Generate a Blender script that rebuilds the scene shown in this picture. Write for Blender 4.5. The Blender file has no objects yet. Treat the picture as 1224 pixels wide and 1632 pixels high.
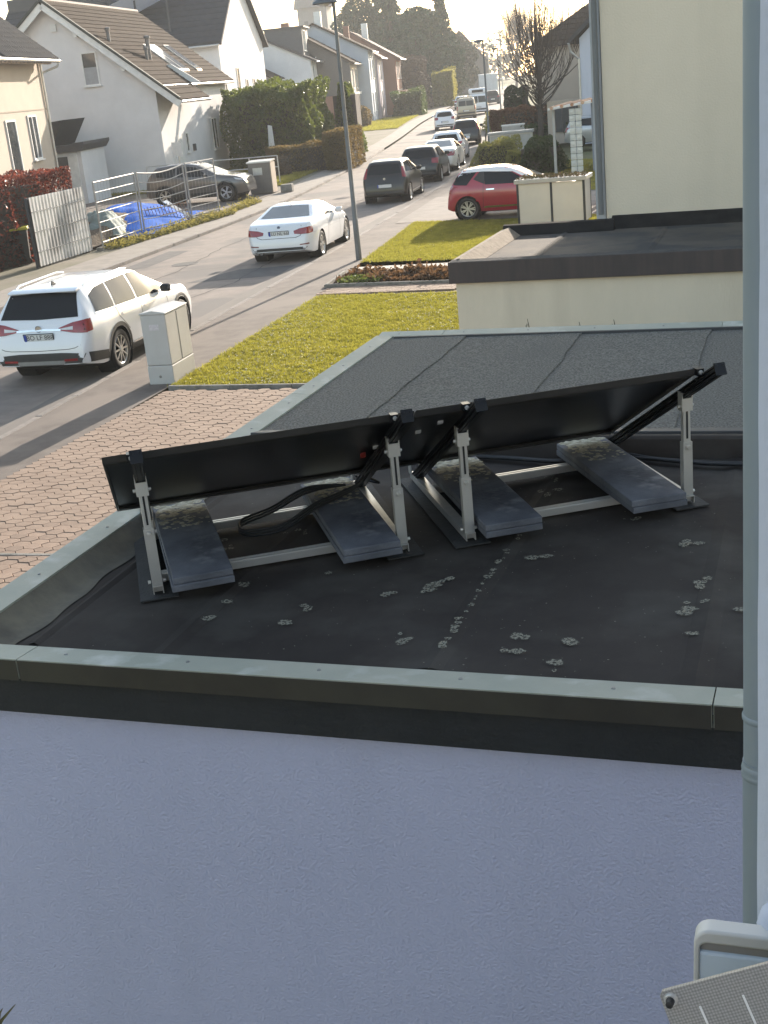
import bpy, bmesh, math, random
import numpy as np
from mathutils import Vector, Matrix
from mathutils.bvhtree import BVHTree

R = math.radians
random.seed(7); NP = np.random.RandomState(11)
scene = bpy.context.scene
COL = scene.collection

# ---------------------------------------------------------------- camera
CAM_Z = 4.25
cam_d = bpy.data.cameras.new('camera'); cam = bpy.data.objects.new('camera', cam_d); COL.objects.link(cam)
scene.camera = cam
cam_d.sensor_fit = 'VERTICAL'; cam_d.sensor_height = 24.0; cam_d.sensor_width = 18.0
cam_d.lens = 29.41; cam_d.clip_start = 0.05; cam_d.clip_end = 3000
def camera_matrix(pitch, roll, yaw, pos):
    fw = Vector((0, math.cos(pitch), -math.sin(pitch))); r0 = Vector((1, 0, 0)); u0 = r0.cross(fw)
    c, s = math.cos(roll), math.sin(roll)
    rr = r0*c - u0*s; uu = r0*s + u0*c
    m = Matrix(((rr.x, uu.x, -fw.x), (rr.y, uu.y, -fw.y), (rr.z, uu.z, -fw.z))).to_4x4()
    return Matrix.Translation(pos) @ Matrix.Rotation(yaw, 4, 'Z') @ m
cam.matrix_world = camera_matrix(R(18.965), R(5.711), R(20.0), (0, 0, CAM_Z))

# ---------------------------------------------------------------- sky, sun, exposure
SUN_EL, SUN_AZ = 15.0, 2.0            # azimuth from +Y towards +X
world = bpy.data.worlds.new('World'); scene.world = world; world.use_nodes = True
wn = world.node_tree.nodes; wl = world.node_tree.links
bg = wn.get('Background') or wn.new('ShaderNodeBackground')
sky_tex = wn.new('ShaderNodeTexSky'); sky_tex.sky_type = 'NISHITA'; sky_tex.sun_disc = False
sky_tex.sun_elevation = R(SUN_EL); sky_tex.sun_rotation = R(SUN_AZ)
sky_tex.air_density = 1.3; sky_tex.dust_density = 1.2; sky_tex.ozone_density = 1.2
sky_hs = wn.new('ShaderNodeHueSaturation'); sky_hs.inputs['Saturation'].default_value = 0.85
wl.new(sky_tex.outputs[0], sky_hs.inputs['Color']); wl.new(sky_hs.outputs[0], bg.inputs[0]); bg.inputs[1].default_value = 0.12
sun_d = bpy.data.lights.new('sun', 'SUN'); sun_d.energy = 4.0; sun_d.angle = R(0.6); sun_d.color = (1.0, 0.88, 0.74)
sun = bpy.data.objects.new('sun', sun_d); COL.objects.link(sun)
sun.rotation_euler = (R(-(90-SUN_EL)), 0, R(-SUN_AZ)); sun.location = (0, 30, 30)
vs = scene.view_settings
vs.view_transform = 'Standard'; vs.look = 'None'; vs.gamma = 1.0; vs.exposure = 1.65
scene.cycles.max_bounces = 6; scene.cycles.volume_bounces = 0; scene.cycles.transparent_max_bounces = 8
try:
    scene.cycles.volume_step_rate = 10; scene.cycles.volume_max_steps = 64
except Exception: pass

# ---------------------------------------------------------------- materials
MATS = {}
def pm(name, c1, c2=None, scale=6.0, rough=0.7, metal=0.0, bump=0.0, bscale=60.0, detail=6.0, c3=None, c3scale=1.0,
       spec=0.5, rand=0.0, stretch=None, coat=0.0, bdist=0.01, translucent=None, lo=0.35, hi=0.65, lo3=0.5, hi3=0.62, c3stretch=None):
    """procedural principled material: two noise-mixed colours, optional third blotch colour, bump and random value per object"""
    if name in MATS: return MATS[name]
    m = bpy.data.materials.new(name); m.use_nodes = True; MATS[name] = m
    nt = m.node_tree; n = nt.nodes; l = nt.links
    b = n.get('Principled BSDF')
    b.inputs['Roughness'].default_value = rough; b.inputs['Metallic'].default_value = metal
    b.inputs['Specular IOR Level'].default_value = spec
    if coat: b.inputs['Coat Weight'].default_value = coat; b.inputs['Coat Roughness'].default_value = 0.06
    tc = n.new('ShaderNodeTexCoord'); vec = tc.outputs['Object']
    if stretch:
        mp = n.new('ShaderNodeMapping'); mp.inputs['Scale'].default_value = stretch
        l.new(vec, mp.inputs[0]); vec = mp.outputs[0]
    col = None
    if c2 is None: c2 = tuple(min(1, x*0.86) for x in c1)
    nz = n.new('ShaderNodeTexNoise'); nz.inputs['Scale'].default_value = scale; nz.inputs['Detail'].default_value = detail
    nz.inputs['Roughness'].default_value = 0.62
    l.new(vec, nz.inputs[0])
    mr = n.new('ShaderNodeMapRange'); mr.inputs[1].default_value = lo; mr.inputs[2].default_value = hi
    l.new(nz.outputs[0], mr.inputs[0])
    mx = n.new('ShaderNodeMix'); mx.data_type = 'RGBA'
    mx.inputs[6].default_value = (*c1, 1); mx.inputs[7].default_value = (*c2, 1)
    l.new(mr.outputs[0], mx.inputs[0]); col = mx.outputs[2]
    if c3 is not None:
        n3 = n.new('ShaderNodeTexNoise'); n3.inputs['Scale'].default_value = c3scale; n3.inputs['Detail'].default_value = 7
        v3 = vec
        if c3stretch:
            mp3 = n.new('ShaderNodeMapping'); mp3.inputs['Scale'].default_value = c3stretch; l.new(tc.outputs['Object'], mp3.inputs[0]); v3 = mp3.outputs[0]
        l.new(v3, n3.inputs[0])
        r3 = n.new('ShaderNodeMapRange'); r3.inputs[1].default_value = lo3; r3.inputs[2].default_value = hi3
        l.new(n3.outputs[0], r3.inputs[0])
        m3 = n.new('ShaderNodeMix'); m3.data_type = 'RGBA'; m3.inputs[7].default_value = (*c3, 1)
        l.new(r3.outputs[0], m3.inputs[0]); l.new(col, m3.inputs[6]); col = m3.outputs[2]
    if rand:
        oi = n.new('ShaderNodeObjectInfo'); rr = n.new('ShaderNodeMapRange')
        rr.inputs[3].default_value = 1-rand; rr.inputs[4].default_value = 1+rand
        l.new(oi.outputs['Random'], rr.inputs[0])
        hs = n.new('ShaderNodeHueSaturation'); l.new(rr.outputs[0], hs.inputs['Value']); l.new(col, hs.inputs['Color']); col = hs.outputs[0]
    l.new(col, b.inputs['Base Color'])
    if bump:
        bn = n.new('ShaderNodeTexNoise'); bn.inputs['Scale'].default_value = bscale; bn.inputs['Detail'].default_value = 4
        l.new(vec, bn.inputs[0])
        bp = n.new('ShaderNodeBump'); bp.inputs['Strength'].default_value = bump; bp.inputs['Distance'].default_value = bdist
        l.new(bn.outputs[0], bp.inputs['Height']); l.new(bp.outputs[0], b.inputs['Normal'])
    if translucent:
        tr = n.new('ShaderNodeBsdfTranslucent'); tr.inputs[0].default_value = (*translucent, 1)
        ad = n.new('ShaderNodeMixShader'); ad.inputs[0].default_value = 0.4
        out = n.get('Material Output')
        l.new(b.outputs[0], ad.inputs[1]); l.new(tr.outputs[0], ad.inputs[2]); l.new(ad.outputs[0], out.inputs[0])
    return m

# ---------------------------------------------------------------- mesh helpers
class MB:
    def __init__(s): s.v = []; s.f = []; s.mi = []; s.cm = 0
    def add(s, vs_, fs):
        o = len(s.v); s.v += [tuple(p) for p in vs_]
        for f in fs: s.f.append(tuple(i+o for i in f)); s.mi.append(s.cm)
        return s
    def box(s, x0, x1, y0, y1, z0, z1):
        return s.add([(x0,y0,z0),(x1,y0,z0),(x1,y1,z0),(x0,y1,z0),(x0,y0,z1),(x1,y0,z1),(x1,y1,z1),(x0,y1,z1)],
                     [(0,3,2,1),(4,5,6,7),(0,1,5,4),(1,2,6,5),(2,3,7,6),(3,0,4,7)])
    def bar(s, p, q, w, h, up=(0,0,1)):
        """rectangular bar from p to q, width w across, height h along up"""
        p = Vector(p); q = Vector(q); d = (q-p).normalized(); u = Vector(up); sd = d.cross(u)
        if sd.length < 1e-4: u = Vector((0,1,0)); sd = d.cross(u)
        sd.normalize(); u = sd.cross(d).normalized(); a = sd*(w/2); b = u*(h/2)
        vs_ = [p-a-b, p+a-b, p+a+b, p-a+b, q-a-b, q+a-b, q+a+b, q-a+b]
        return s.add(vs_, [(0,1,2,3),(7,6,5,4),(0,4,5,1),(1,5,6,2),(2,6,7,3),(3,7,4,0)])
    def tube(s, path, r, n=8, cap=True):
        path = [Vector(p) for p in path]; m = len(path)
        rs = r if isinstance(r, (list, tuple)) else [r]*m
        o = len(s.v); prev = None
        for i, p in enumerate(path):
            d = (path[min(i+1, m-1)]-path[max(i-1, 0)]).normalized()
            if prev is None:
                a = d.cross(Vector((0,0,1)));
                if a.length < 1e-3: a = d.cross(Vector((1,0,0)))
            else: a = prev - d*prev.dot(d)
            a.normalize(); prev = a; b = d.cross(a)
            for k in range(n):
                t = 2*math.pi*k/n; s.v.append(tuple(p + (a*math.cos(t)+b*math.sin(t))*rs[i]))
        for i in range(m-1):
            for k in range(n):
                k2 = (k+1) % n
                s.f.append((o+i*n+k, o+i*n+k2, o+(i+1)*n+k2, o+(i+1)*n+k)); s.mi.append(s.cm)
        if cap:
            s.f.append(tuple(o+k for k in reversed(range(n)))); s.mi.append(s.cm)
            s.f.append(tuple(o+(m-1)*n+k for k in range(n))); s.mi.append(s.cm)
        return s
    def prism(s, poly, a0, a1, axis='z'):
        """polygon extruded; axis z: (x,y) poly; x: (y,z) poly; y: (x,z) poly"""
        n = len(poly)
        def P(q, a):
            return (q[0], q[1], a) if axis == 'z' else ((a, q[0], q[1]) if axis == 'x' else (q[0], a, q[1]))
        vs_ = [P(q, a0) for q in poly]+[P(q, a1) for q in poly]
        fs = [tuple(reversed(range(n))), tuple(range(n, 2*n))]+[(i, (i+1) % n, n+(i+1) % n, n+i) for i in range(n)]
        return s.add(vs_, fs)
    def lathe(s, prof, n=24, axis='z', c=(0,0,0)):
        """prof: (radius, height) list"""
        o = len(s.v)
        for r, h in prof:
            for k in range(n):
                t = 2*math.pi*k/n; a, b = r*math.cos(t), r*math.sin(t)
                p = (a, b, h) if axis == 'z' else ((h, a, b) if axis == 'x' else (b, h, a))
                s.v.append((p[0]+c[0], p[1]+c[1], p[2]+c[2]))
        for i in range(len(prof)-1):
            for k in range(n):
                k2 = (k+1) % n
                s.f.append((o+i*n+k, o+i*n+k2, o+(i+1)*n+k2, o+(i+1)*n+k)); s.mi.append(s.cm)
        return s
    def mesh(s, name, smooth=False):
        me = bpy.data.meshes.new(name); me.from_pydata(s.v, [], s.f)
        bm = bmesh.new(); bm.from_mesh(me); bmesh.ops.recalc_face_normals(bm, faces=bm.faces); bm.to_mesh(me); bm.free()
        if smooth: me.shade_smooth()
        return me
    def build(s, name, mat, parent=None, smooth=False, bevel=0, seg=2, angle=None):
        me = s.mesh(name, smooth or angle is not None)
        o = link(name, me, mat, parent)
        if angle is not None: me.set_sharp_from_angle(angle=R(angle))
        elif smooth: me.set_sharp_from_angle(angle=R(50))
        if bevel:
            bv = o.modifiers.new('bevel', 'BEVEL'); bv.width = bevel; bv.segments = seg; bv.limit_method = 'ANGLE'; bv.angle_limit = R(40)
            bv.harden_normals = False
        return o
def link(name, me, mat, parent=None):
    o = bpy.data.objects.new(name, me); COL.objects.link(o)
    if mat is not None and len(me.materials) == 0: me.materials.append(mat)
    if parent is not None: o.parent = parent
    return o
def tag(o, label=None, cat=None, group=None, kind=None):
    if label: o['label'] = label
    if cat: o['category'] = cat
    if group: o['group'] = group
    if kind: o['kind'] = kind
    return o
def thing(name, label, cat, loc=(0,0,0), rz=0, group=None):
    o = bpy.data.objects.new(name, None); COL.objects.link(o); o.empty_display_size = 0.2
    o.location = loc; o.rotation_euler = (0, 0, rz)
    return tag(o, label, cat, group)
def copy_tree(o, parent=None):
    c = o.copy(); COL.objects.link(c); c.parent = parent
    for ch in list(o.children): copy_tree(ch, c)
    return c
def np_mesh(name, V, F):
    """V (n,3) F (m,k) arrays -> mesh, fast"""
    me = bpy.data.meshes.new(name); V = np.asarray(V, np.float32); F = np.asarray(F, np.int32); k = F.shape[1]
    me.vertices.add(len(V)); me.vertices.foreach_set('co', V.ravel())
    me.loops.add(F.size); me.loops.foreach_set('vertex_index', F.ravel())
    me.polygons.add(len(F)); me.polygons.foreach_set('loop_start', np.arange(0, F.size, k, dtype=np.int32))
    try: me.polygons.foreach_set('loop_total', np.full(len(F), k, np.int32))
    except Exception: pass
    me.update(calc_edges=True); return me
def leaf_mesh(name, P, size, flat=0.0, aspect=0.55, jitter=0.4):
    """diamond leaves at points P, random orientation; flat>0 biases normals upward"""
    P = np.asarray(P); n = len(P)
    nrm = NP.normal(size=(n, 3)); nrm[:, 2] += flat*2; nrm /= np.linalg.norm(nrm, axis=1)[:, None]
    t = NP.normal(size=(n, 3)); t -= nrm*(t*nrm).sum(1)[:, None]; t /= np.linalg.norm(t, axis=1)[:, None]
    b = np.cross(nrm, t)
    s = size*(1+jitter*NP.uniform(-1, 1, n))[:, None]
    V = np.stack([P-t*s*.5, P+b*s*.5*aspect-t*s*.05, P+t*s*.5, P-b*s*.5*aspect-t*s*.05], 1).reshape(-1, 3)
    F = np.arange(4*n).reshape(n, 4)
    return np_mesh(name, V, F)
def text_mesh(name, s, size, mat, parent, loc, rot, extrude=0.0005):
    cu = bpy.data.curves.new('t', 'FONT'); cu.body = s; cu.size = size; cu.align_x = 'CENTER'; cu.align_y = 'CENTER'; cu.extrude = extrude
    ob = bpy.data.objects.new('t', cu); COL.objects.link(ob)
    dg = bpy.context.evaluated_depsgraph_get()
    me = bpy.data.meshes.new_from_object(ob.evaluated_get(dg)); me.name = name
    bpy.data.objects.remove(ob); bpy.data.curves.remove(cu)
    o = link(name, me, mat, parent); o.location = loc; o.rotation_euler = rot
    return o
def lerp(a, b, t): return a+(b-a)*t
def off_line(pts, d):
    """offset a 2D polyline to the right by d"""
    out = []
    for i, p in enumerate(pts):
        a = pts[max(i-1, 0)]; b = pts[min(i+1, len(pts)-1)]
        dx, dy = b[0]-a[0], b[1]-a[1]; L = math.hypot(dx, dy)
        out.append((p[0]+dy/L*d, p[1]-dx/L*d))
    return out
def resample(pts, step):
    out = [pts[0]]
    for a, b in zip(pts[:-1], pts[1:]):
        n = max(1, int(round(math.hypot(b[0]-a[0], b[1]-a[1])/step)))
        for k in range(1, n+1): out.append((lerp(a[0], b[0], k/n), lerp(a[1], b[1], k/n)))
    return out
def smooth_line(pts, it=2):
    for _ in range(it):
        q = [pts[0]]
        for a, b in zip(pts[:-1], pts[1:]):
            q += [(lerp(a[0], b[0], .25), lerp(a[1], b[1], .25)), (lerp(a[0], b[0], .75), lerp(a[1], b[1], .75))]
        q.append(pts[-1]); pts = q
    return pts
def strip(mb, A, B, za, zb):
    """ribbon between two polylines of equal length"""
    n = len(A); vs_ = [(x, y, za) for x, y in A]+[(x, y, zb) for x, y in B]
    return mb.add(vs_, [(i, i+1, n+i+1, n+i) for i in range(n-1)])
# ================================================================ materials used widely
M_asphalt = pm('asphalt', (0.175,0.140,0.118), (0.23,0.188,0.16), 2.2, 0.85, bump=0.5, bscale=90, c3=(0.12,0.105,0.096), c3scale=0.35, bdist=0.006)
M_walk = pm('pavement asphalt', (0.105,0.083,0.070), (0.15,0.122,0.103), 3.0, 0.9, bump=0.5, bscale=80, c3=(0.17,0.138,0.115), c3scale=0.6, bdist=0.006)
M_walk2 = pm('pavement concrete', (0.27,0.235,0.2), (0.2,0.175,0.15), 2.0, 0.9, bump=0.4, bscale=60)
M_kerb = pm('kerb stone', (0.24,0.21,0.185), (0.17,0.15,0.135), 8, 0.9, bump=0.6, bscale=50, rand=0.18)
M_soil = pm('soil', (0.09,0.065,0.045), (0.16,0.12,0.08), 5, 1.0, bump=1.0, bscale=14, bdist=0.05)
M_field = pm('garden ground', (0.10,0.115,0.035), (0.15,0.13,0.06), 0.6, 1.0, bump=0.8, bscale=6, bdist=0.05)
M_lawn = pm('lawn earth', (0.13,0.125,0.02), (0.2,0.16,0.04), 2.5, 1.0, bump=0.8, bscale=25, bdist=0.03)
M_grass = pm('grass blades', (0.235,0.21,0.03), (0.41,0.32,0.085), 2.2, 0.75, translucent=(0.42,0.40,0.06), c3=(0.12,0.105,0.025), c3scale=3.2, lo3=.42, hi3=.64)
M_paver = pm('red concrete paver', (0.23,0.156,0.112), (0.295,0.207,0.152), 14, 0.9, bump=0.6, bscale=120, rand=0.14, bdist=0.004)
M_joint = pm('joint sand', (0.115,0.078,0.057), (0.155,0.108,0.08), 9, 1.0)

# ================================================================ ground, road, pavements
def struct(name, mb, mat, **k): return tag(mb.build(name, mat, **k), kind='structure')
g = MB(); g.add([(-480,-120,-0.16),(360,-120,-0.16),(360,560,-0.16),(-480,560,-0.16)], [(0,1,2,3)]); struct('ground', g, M_field)

KR = smooth_line([(-10.2,6.0),(-10.75,14.2),(-11.2,19.0),(-11.6,24.0),(-12.4,32.8),(-13.4,42.2),(-14.45,51.2),(-15.8,60),(-17.7,71),(-20.3,81.5),(-24.0,97),(-28.6,118),(-34.2,146),(-42.5,185),(-52,230),(-66,300)], 2)
KL = smooth_line([(-16.6,6.0),(-17.4,16.0),(-17.9,24.6),(-18.45,31.2),(-19.4,43.6),(-20.7,52),(-22.8,62.9),(-25.9,77.8),(-28.6,89.9),(-31.2,101),(-36.0,121),(-41.0,146),(-49.5,185),(-59,230),(-73,300)], 2)
def at_y(line, y):
    for a, b in zip(line[:-1], line[1:]):
        if a[1] <= y <= b[1]: return lerp(a[0], b[0], (y-a[1])/(b[1]-a[1]))
    return line[-1][0] if y > line[-1][1] else line[0][0]
YS = [6+0.75*i for i in range(70)]+[58.5+3*i for i in range(80)]
rd = MB(); strip(rd, [(at_y(KL, y), y) for y in YS], [(at_y(KR, y), y) for y in YS], 0.0, 0.0)
road = struct('road', rd, M_asphalt)
# patched asphalt and a manhole, flat pieces of the road
def patch(name, pts, z, mat, parent):
    m = MB(); n = len(pts); m.add([(x, y, z) for x, y in pts], [tuple(range(n))]); return m.build(name, mat, parent)
M_patch = pm('asphalt repair', (0.075,0.07,0.068), (0.11,0.1,0.095), 3, 0.9, bump=0.4, bscale=90)
patch('asphalt_patch', [(-14.6,27.6),(-12.2,28.2),(-12.05,30.0),(-13.2,29.6),(-14.0,29.5)], 0.004, M_patch, road)
patch('asphalt_patch', [(-18.0,30.2),(-17.3,30.6),(-17.6,33.8),(-18.3,33.9)], 0.004, M_patch, road)
patch('asphalt_patch', [(-24.5,78.5),(-21.2,79.5),(-21.4,80.3),(-24.7,79.4)], 0.004, M_patch, road)
mh = MB(); mh.lathe([(0,0.006),(0.30,0.006),(0.31,0.004),(0.36,0.008),(0.38,0.0)], 28, c=(-16.3,31.0,0)); mh.build('manhole_cover', pm('cast iron', (0.06,0.055,0.05), (0.1,0.09,0.08), 20, 0.7, bump=1, bscale=40), road)

M_crack = pm('crack filler', (0.045,0.042,0.04), None, 6, .9)
def crack(pts, wd, z=0.0075):
    q = [(x+random.uniform(-.05,.05), y+random.uniform(-.05,.05)) for x, y in resample(pts, .35)]; m = MB(); A = off_line(q, -wd/2); B = off_line(q, wd/2); strip(m, A, B, z, z); return m.build('road_crack', M_crack, road)
crack([(-13.4,24.0),(-13.2,27.4),(-13.6,31),(-13.9,38)], .025); crack([(-17.2,22),(-16.0,25.5),(-15.8,29.5),(-16.6,34),(-17.0,40)], .03); crack([(-16,29.5),(-13.4,30.4)], .02); crack([(-17.6,44),(-16.2,46),(-15.9,52),(-17.4,60)], .035); crack([(-15.0,19.5),(-15.6,23),(-15.2,26)], .02); crack([(-21,66),(-20.6,72),(-22.2,79),(-24,88)], .05)
# pavements: right (ours) and left, a little above the road
SW_R = [(-8.4,6.0),(-9.3,12.2),(-9.5,17.0),(-9.95,24.6),(-10.5,28.4),(-10.6,29.3),(-11.6,37.2),(-12.2,45),(-12.9,52),(-14.1,60),(-16.0,71),(-18.6,81.5),(-22.3,97),(-26.9,118),(-32.5,146),(-40.8,185),(-50.3,230)]
SW_L = [(-18.4,6.0),(-19.5,24.6),(-20.0,31.2),(-20.9,43.6),(-22.2,52),(-24.3,62.9),(-27.4,77.8),(-30.1,89.9),(-32.7,101),(-37.5,121),(-42.5,146),(-51,185),(-60.5,230)]
YS2 = [y for y in YS if y <= 230]
w = MB(); strip(w, [(at_y(KR, y)+0.10, y) for y in YS2], [(at_y(SW_R, y), y) for y in YS2], 0.05, 0.06); struct('pavement_right', w, M_walk)
w = MB(); strip(w, [(at_y(SW_L, y), y) for y in YS2], [(at_y(KL, y)-0.12, y) for y in YS2], 0.08, 0.07); pav_l = struct('pavement_left', w, M_walk2)
# kerb stones one by one, as far as they can be told apart
def kerb(line, y0, y1, side, h, name):
    root = tag(MB().box(0,0.001,0,0.001,-0.2,-0.199).build(name, M_kerb), kind='structure')
    pts = resample([p for p in line if y0 <= p[1] <= y1], 0.25)
    acc = 0; seg = [pts[0]]
    for a, b in zip(pts[:-1], pts[1:]):
        acc += math.hypot(b[0]-a[0], b[1]-a[1]); seg.append(b)
        if acc >= 1.0:
            p, q = seg[0], seg[-1]; dx, dy = q[0]-p[0], q[1]-p[1]; L = math.hypot(dx, dy)
            m = MB(); m.box(-0.06, 0.06, 0.006, L-0.006, -0.1, 0.0); o = m.build('kerb_stone', M_kerb, root, bevel=0.012)
            o.location = (p[0]+side*0.06, p[1], h+random.uniform(-.006, .006)); o.rotation_euler = (0, 0, math.atan2(dy, dx)-math.pi/2+random.uniform(-.008, .008))
            acc = 0; seg = [b]
    return root
kerb(KR, 12, 75, 1, 0.058, 'kerb_right'); kerb(KL, 22, 80, -1, 0.095, 'kerb_left')
# worn gutter strip of lighter concrete along our kerb
gs = MB(); strip(gs, [(at_y(KR, y)-0.42, y) for y in YS if y < 75], [(at_y(KR, y)-0.005, y) for y in YS if y < 75], 0.004, 0.006)
struct('gutter', gs, pm('gutter concrete', (0.18,0.155,0.135), (0.14,0.12,0.105), 1.5, 0.9, bump=0.5, bscale=60, stretch=(1,.3,1)))

# garden and yard ground on the left, lots slightly above the pavement
lot = MB(); strip(lot, [(-75,y) for y in YS2 if y>20], [(at_y(SW_L, y)-0.0, y) for y in YS2 if y > 20], 0.10, 0.075); struct('yard_ground', lot, pm('yard', (0.2,0.17,0.13), (0.13,0.12,0.07), 0.5, 1.0, bump=0.6, bscale=12, bdist=0.03))
drv = MB(); drv.add([(-31,44.5,0.12),(-21.0,43.8,0.09),(-22.2,52.0,0.09),(-32,53.5,0.12)], [(0,1,2,3)]); struct('driveway_left', drv, M_walk)

# ---------------------------------------------------------------- hexagonal paving in front of our garages
HX0, HX1, HY0, HY1 = -9.5, -3.2, 6.0, 16.75
base = MB(); base.add([(HX0+.15,HY0,0.035),(HX1,HY0,0.035),(HX1,HY1,0.035),(HX0,HY1,0.035),(HX0+0.1,12,0.035)], [(0,1,2,3,4)]); hexp = struct('paved_forecourt', base, M_joint)
def hex_mesh(a, b, c, h):
    """elongated hexagon: half length a (x) with points, half width b, shoulder at c"""
    m = MB(); pts = [(a,0),(c,b),(-c,b),(-a,0),(-c,-b),(c,-b)]
    m.add([(x,y,0) for x,y in pts]+[(x,y,h-0.006) for x,y in pts]+[(x*.955,y*.94,h) for x,y in pts],
          [tuple(range(12,18))]+[(i,(i+1)%6,6+(i+1)%6,6+i) for i in range(6)]+[(6+i,6+(i+1)%6,12+(i+1)%6,12+i) for i in range(6)])
    return m.mesh('paver')
ha, hb, hc = 0.112, 0.068, 0.058
hm = hex_mesh(ha, hb, hc, 0.04); hm.materials.append(M_paver)
pys = 0.141
spots = []
ix = 0; x = HX0+0.2
while x < HX1:
    y = HY0+0.1+(pys/2 if ix % 2 else 0)
    while y < HY1-0.12:
        spots.append((x, y)); y += pys
    x += 0.174; ix += 1
def hex_vis(p):   # part of the forecourt the photograph looks onto
    return p[0] < -5.2 and p[1] > 9.3
vis = [p for p in spots if hex_vis(p)]; vis.sort(key=lambda p: p[0]**2+p[1]**2)
near = set(vis[:300]); rest = MB()
for p in spots:
    if p in near:
        o = bpy.data.objects.new('paver', hm); COL.objects.link(o); o.parent = hexp
        o.location = (p[0], p[1], 0.037+random.uniform(-.003, .004)); o.rotation_euler = (random.uniform(-.012,.012), random.uniform(-.012,.012), random.uniform(-.01,.01))
    else:
        dz = 0.037+random.uniform(-.003, .004)
        rest.add([(v.co.x+p[0], v.co.y+p[1], v.co.z+dz) for v in hm.vertices], [tuple(f.vertices) for f in hm.polygons])
ro = rest.build('paver_field', pm('red concrete paver field', (0.22,0.15,0.107), (0.30,0.212,0.155), 3.2, 0.9, bump=0.6, bscale=120, bdist=0.004, lo=.3, hi=.7), hexp); ro['kind'] = 'stuff'
# edging strips of the forecourt
M_edge = pm('concrete edging', (0.27,0.25,0.22), (0.16,0.15,0.13), 6, 0.95, bump=0.6, bscale=40, rand=.1)
def edging(pts, name, label, zt=0.09, wdt=0.06, gap=0.008):
    root = thing(name, label, 'edging', (pts[0][0], pts[0][1], 0))
    for a, b in zip(pts[:-1], pts[1:]):
        L = math.hypot(b[0]-a[0], b[1]-a[1]); n = max(1, int(round(L/1.0))); ang = math.atan2(b[1]-a[1], b[0]-a[0])
        for k in range(n):
            m = MB(); m.box(gap/2, L/n-gap/2, -wdt/2, wdt/2, -0.1, zt); o = m.build('edging_stone', M_edge, root, bevel=0.008)
            o.location = (lerp(a[0], b[0], k/n)-pts[0][0], lerp(a[1], b[1], k/n)-pts[0][1], random.uniform(-.006,.006)); o.rotation_euler = (0,0,ang)
    return root
edging([(-9.45,16.85),(-3.2,16.75)], 'lawn_edging', 'dark concrete edging between hexagonal paving and the big sunlit lawn', 0.11)
edging([(-8.2,9.93),(-6.0,10.05)], 'bed_edging', 'low edging at the near end of the hexagonal paving beside the roof corner', 0.08)

# ---------------------------------------------------------------- lawns
def blades(P, h, wd, lean=0.35):
    n = len(P); P = np.asarray(P); P[:, :2] += NP.normal(0, .045, (n, 2)); a = NP.uniform(0, 2*math.pi, n); tuft = np.sin(P[:,0]*17.1+2.6*np.sin(P[:,1]*5.3))*np.sin(P[:,1]*14.7+2.6*np.sin(P[:,0]*6.1)); hh = h*NP.uniform(.5, 1.3, n)*(1+.35*tuft); w2 = wd*NP.uniform(.6, 1.3, n)
    dx, dy = np.cos(a), np.sin(a); lx, ly = NP.normal(0, lean, n)*hh, NP.normal(0, lean, n)*hh
    A = P.copy(); A[:, 0] -= dx*w2; A[:, 1] -= dy*w2; B = P.copy(); B[:, 0] += dx*w2; B[:, 1] += dy*w2
    T = P.copy(); T[:, 0] += lx; T[:, 1] += ly; T[:, 2] += hh
    V = np.stack([A, B, T], 1).reshape(-1, 3); return V, np.arange(3*n).reshape(n, 3)
def in_poly(x, y, poly):
    c = np.zeros(len(x), bool); n = len(poly)
    for i in range(n):
        x1, y1 = poly[i]; x2, y2 = poly[(i+1) % n]
        cond = ((y1 > y) != (y2 > y)) & (x < (x2-x1)*(y-y1)/((y2-y1) or 1e-9)+x1); c ^= cond
    return c
def pts_in(poly, n, z):
    xs = [p[0] for p in poly]; ys = [p[1] for p in poly]
    x = NP.uniform(min(xs), max(xs), n*2); y = NP.uniform(min(ys), max(ys), n*2); k = in_poly(x, y, poly); x, y = x[k], y[k]
    return np.stack([x, y, np.full(len(x), z)], 1)
def lawn(poly, z, n, h, wd, name, ground='lawn', bumps=True):
    m = MB(); m.add([(x, y, z) for x, y in poly], [tuple(range(len(poly)))]); lo = struct(ground, m, M_lawn)
    P = pts_in(poly, n, z-0.004)
    V, F = blades(P, h, wd); me = np_mesh(name, V, F)
    o = link(name, me, M_grass); tag(o, kind='stuff'); return o
lawn1 = [(-9.42,16.9),(-9.9,24.5),(-4.1,24.1),(-4.1,16.9)]
tag(lawn(lawn1, 0.075, 120000, 0.045, 0.008, 'grass'), 'short sunlit grass of the large front lawn beside the flat roofs', 'grass')
lawn2 = [(-10.55,29.15),(-11.55,37.0),(-8.3,36.2),(-4.2,36.0),(-4.2,28.4)]
tag(lawn(lawn2, 0.075, 75000, 0.048, 0.009, 'grass'), 'grass of the smaller lawn in front of the red car', 'grass')
lawn3 = [(-9.9,43.5),(-13.0,53.5),(-13.8,58.5),(-7.0,56.0),(-5.8,43.2)]
tag(lawn(lawn3, 0.075, 25000, 0.06, 0.012, 'grass'), 'shaded grass behind the red car by the glass blocks', 'grass')
lawn4 = [(-25.2,60.0),(-22.3,53.5),(-24.2,62.3),(-27.5,77),(-31,76),(-33,58)]
tag(lawn([(-23.2,54.5),(-24.5,62.3),(-27.7,77),(-33,76),(-34,56)], 0.105, 40000, 0.09, 0.016, 'grass'), 'sunlit grass verge by the hedges on the far side', 'grass')
lawn5 = [(-34.6,108),(-38.5,124),(-41.6,138),(-45.5,138),(-41,108)]
tag(lawn(lawn5, 0.105, 25000, 0.12, 0.03, 'grass'), 'bright grass verge before the distant row of houses', 'grass')
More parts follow.
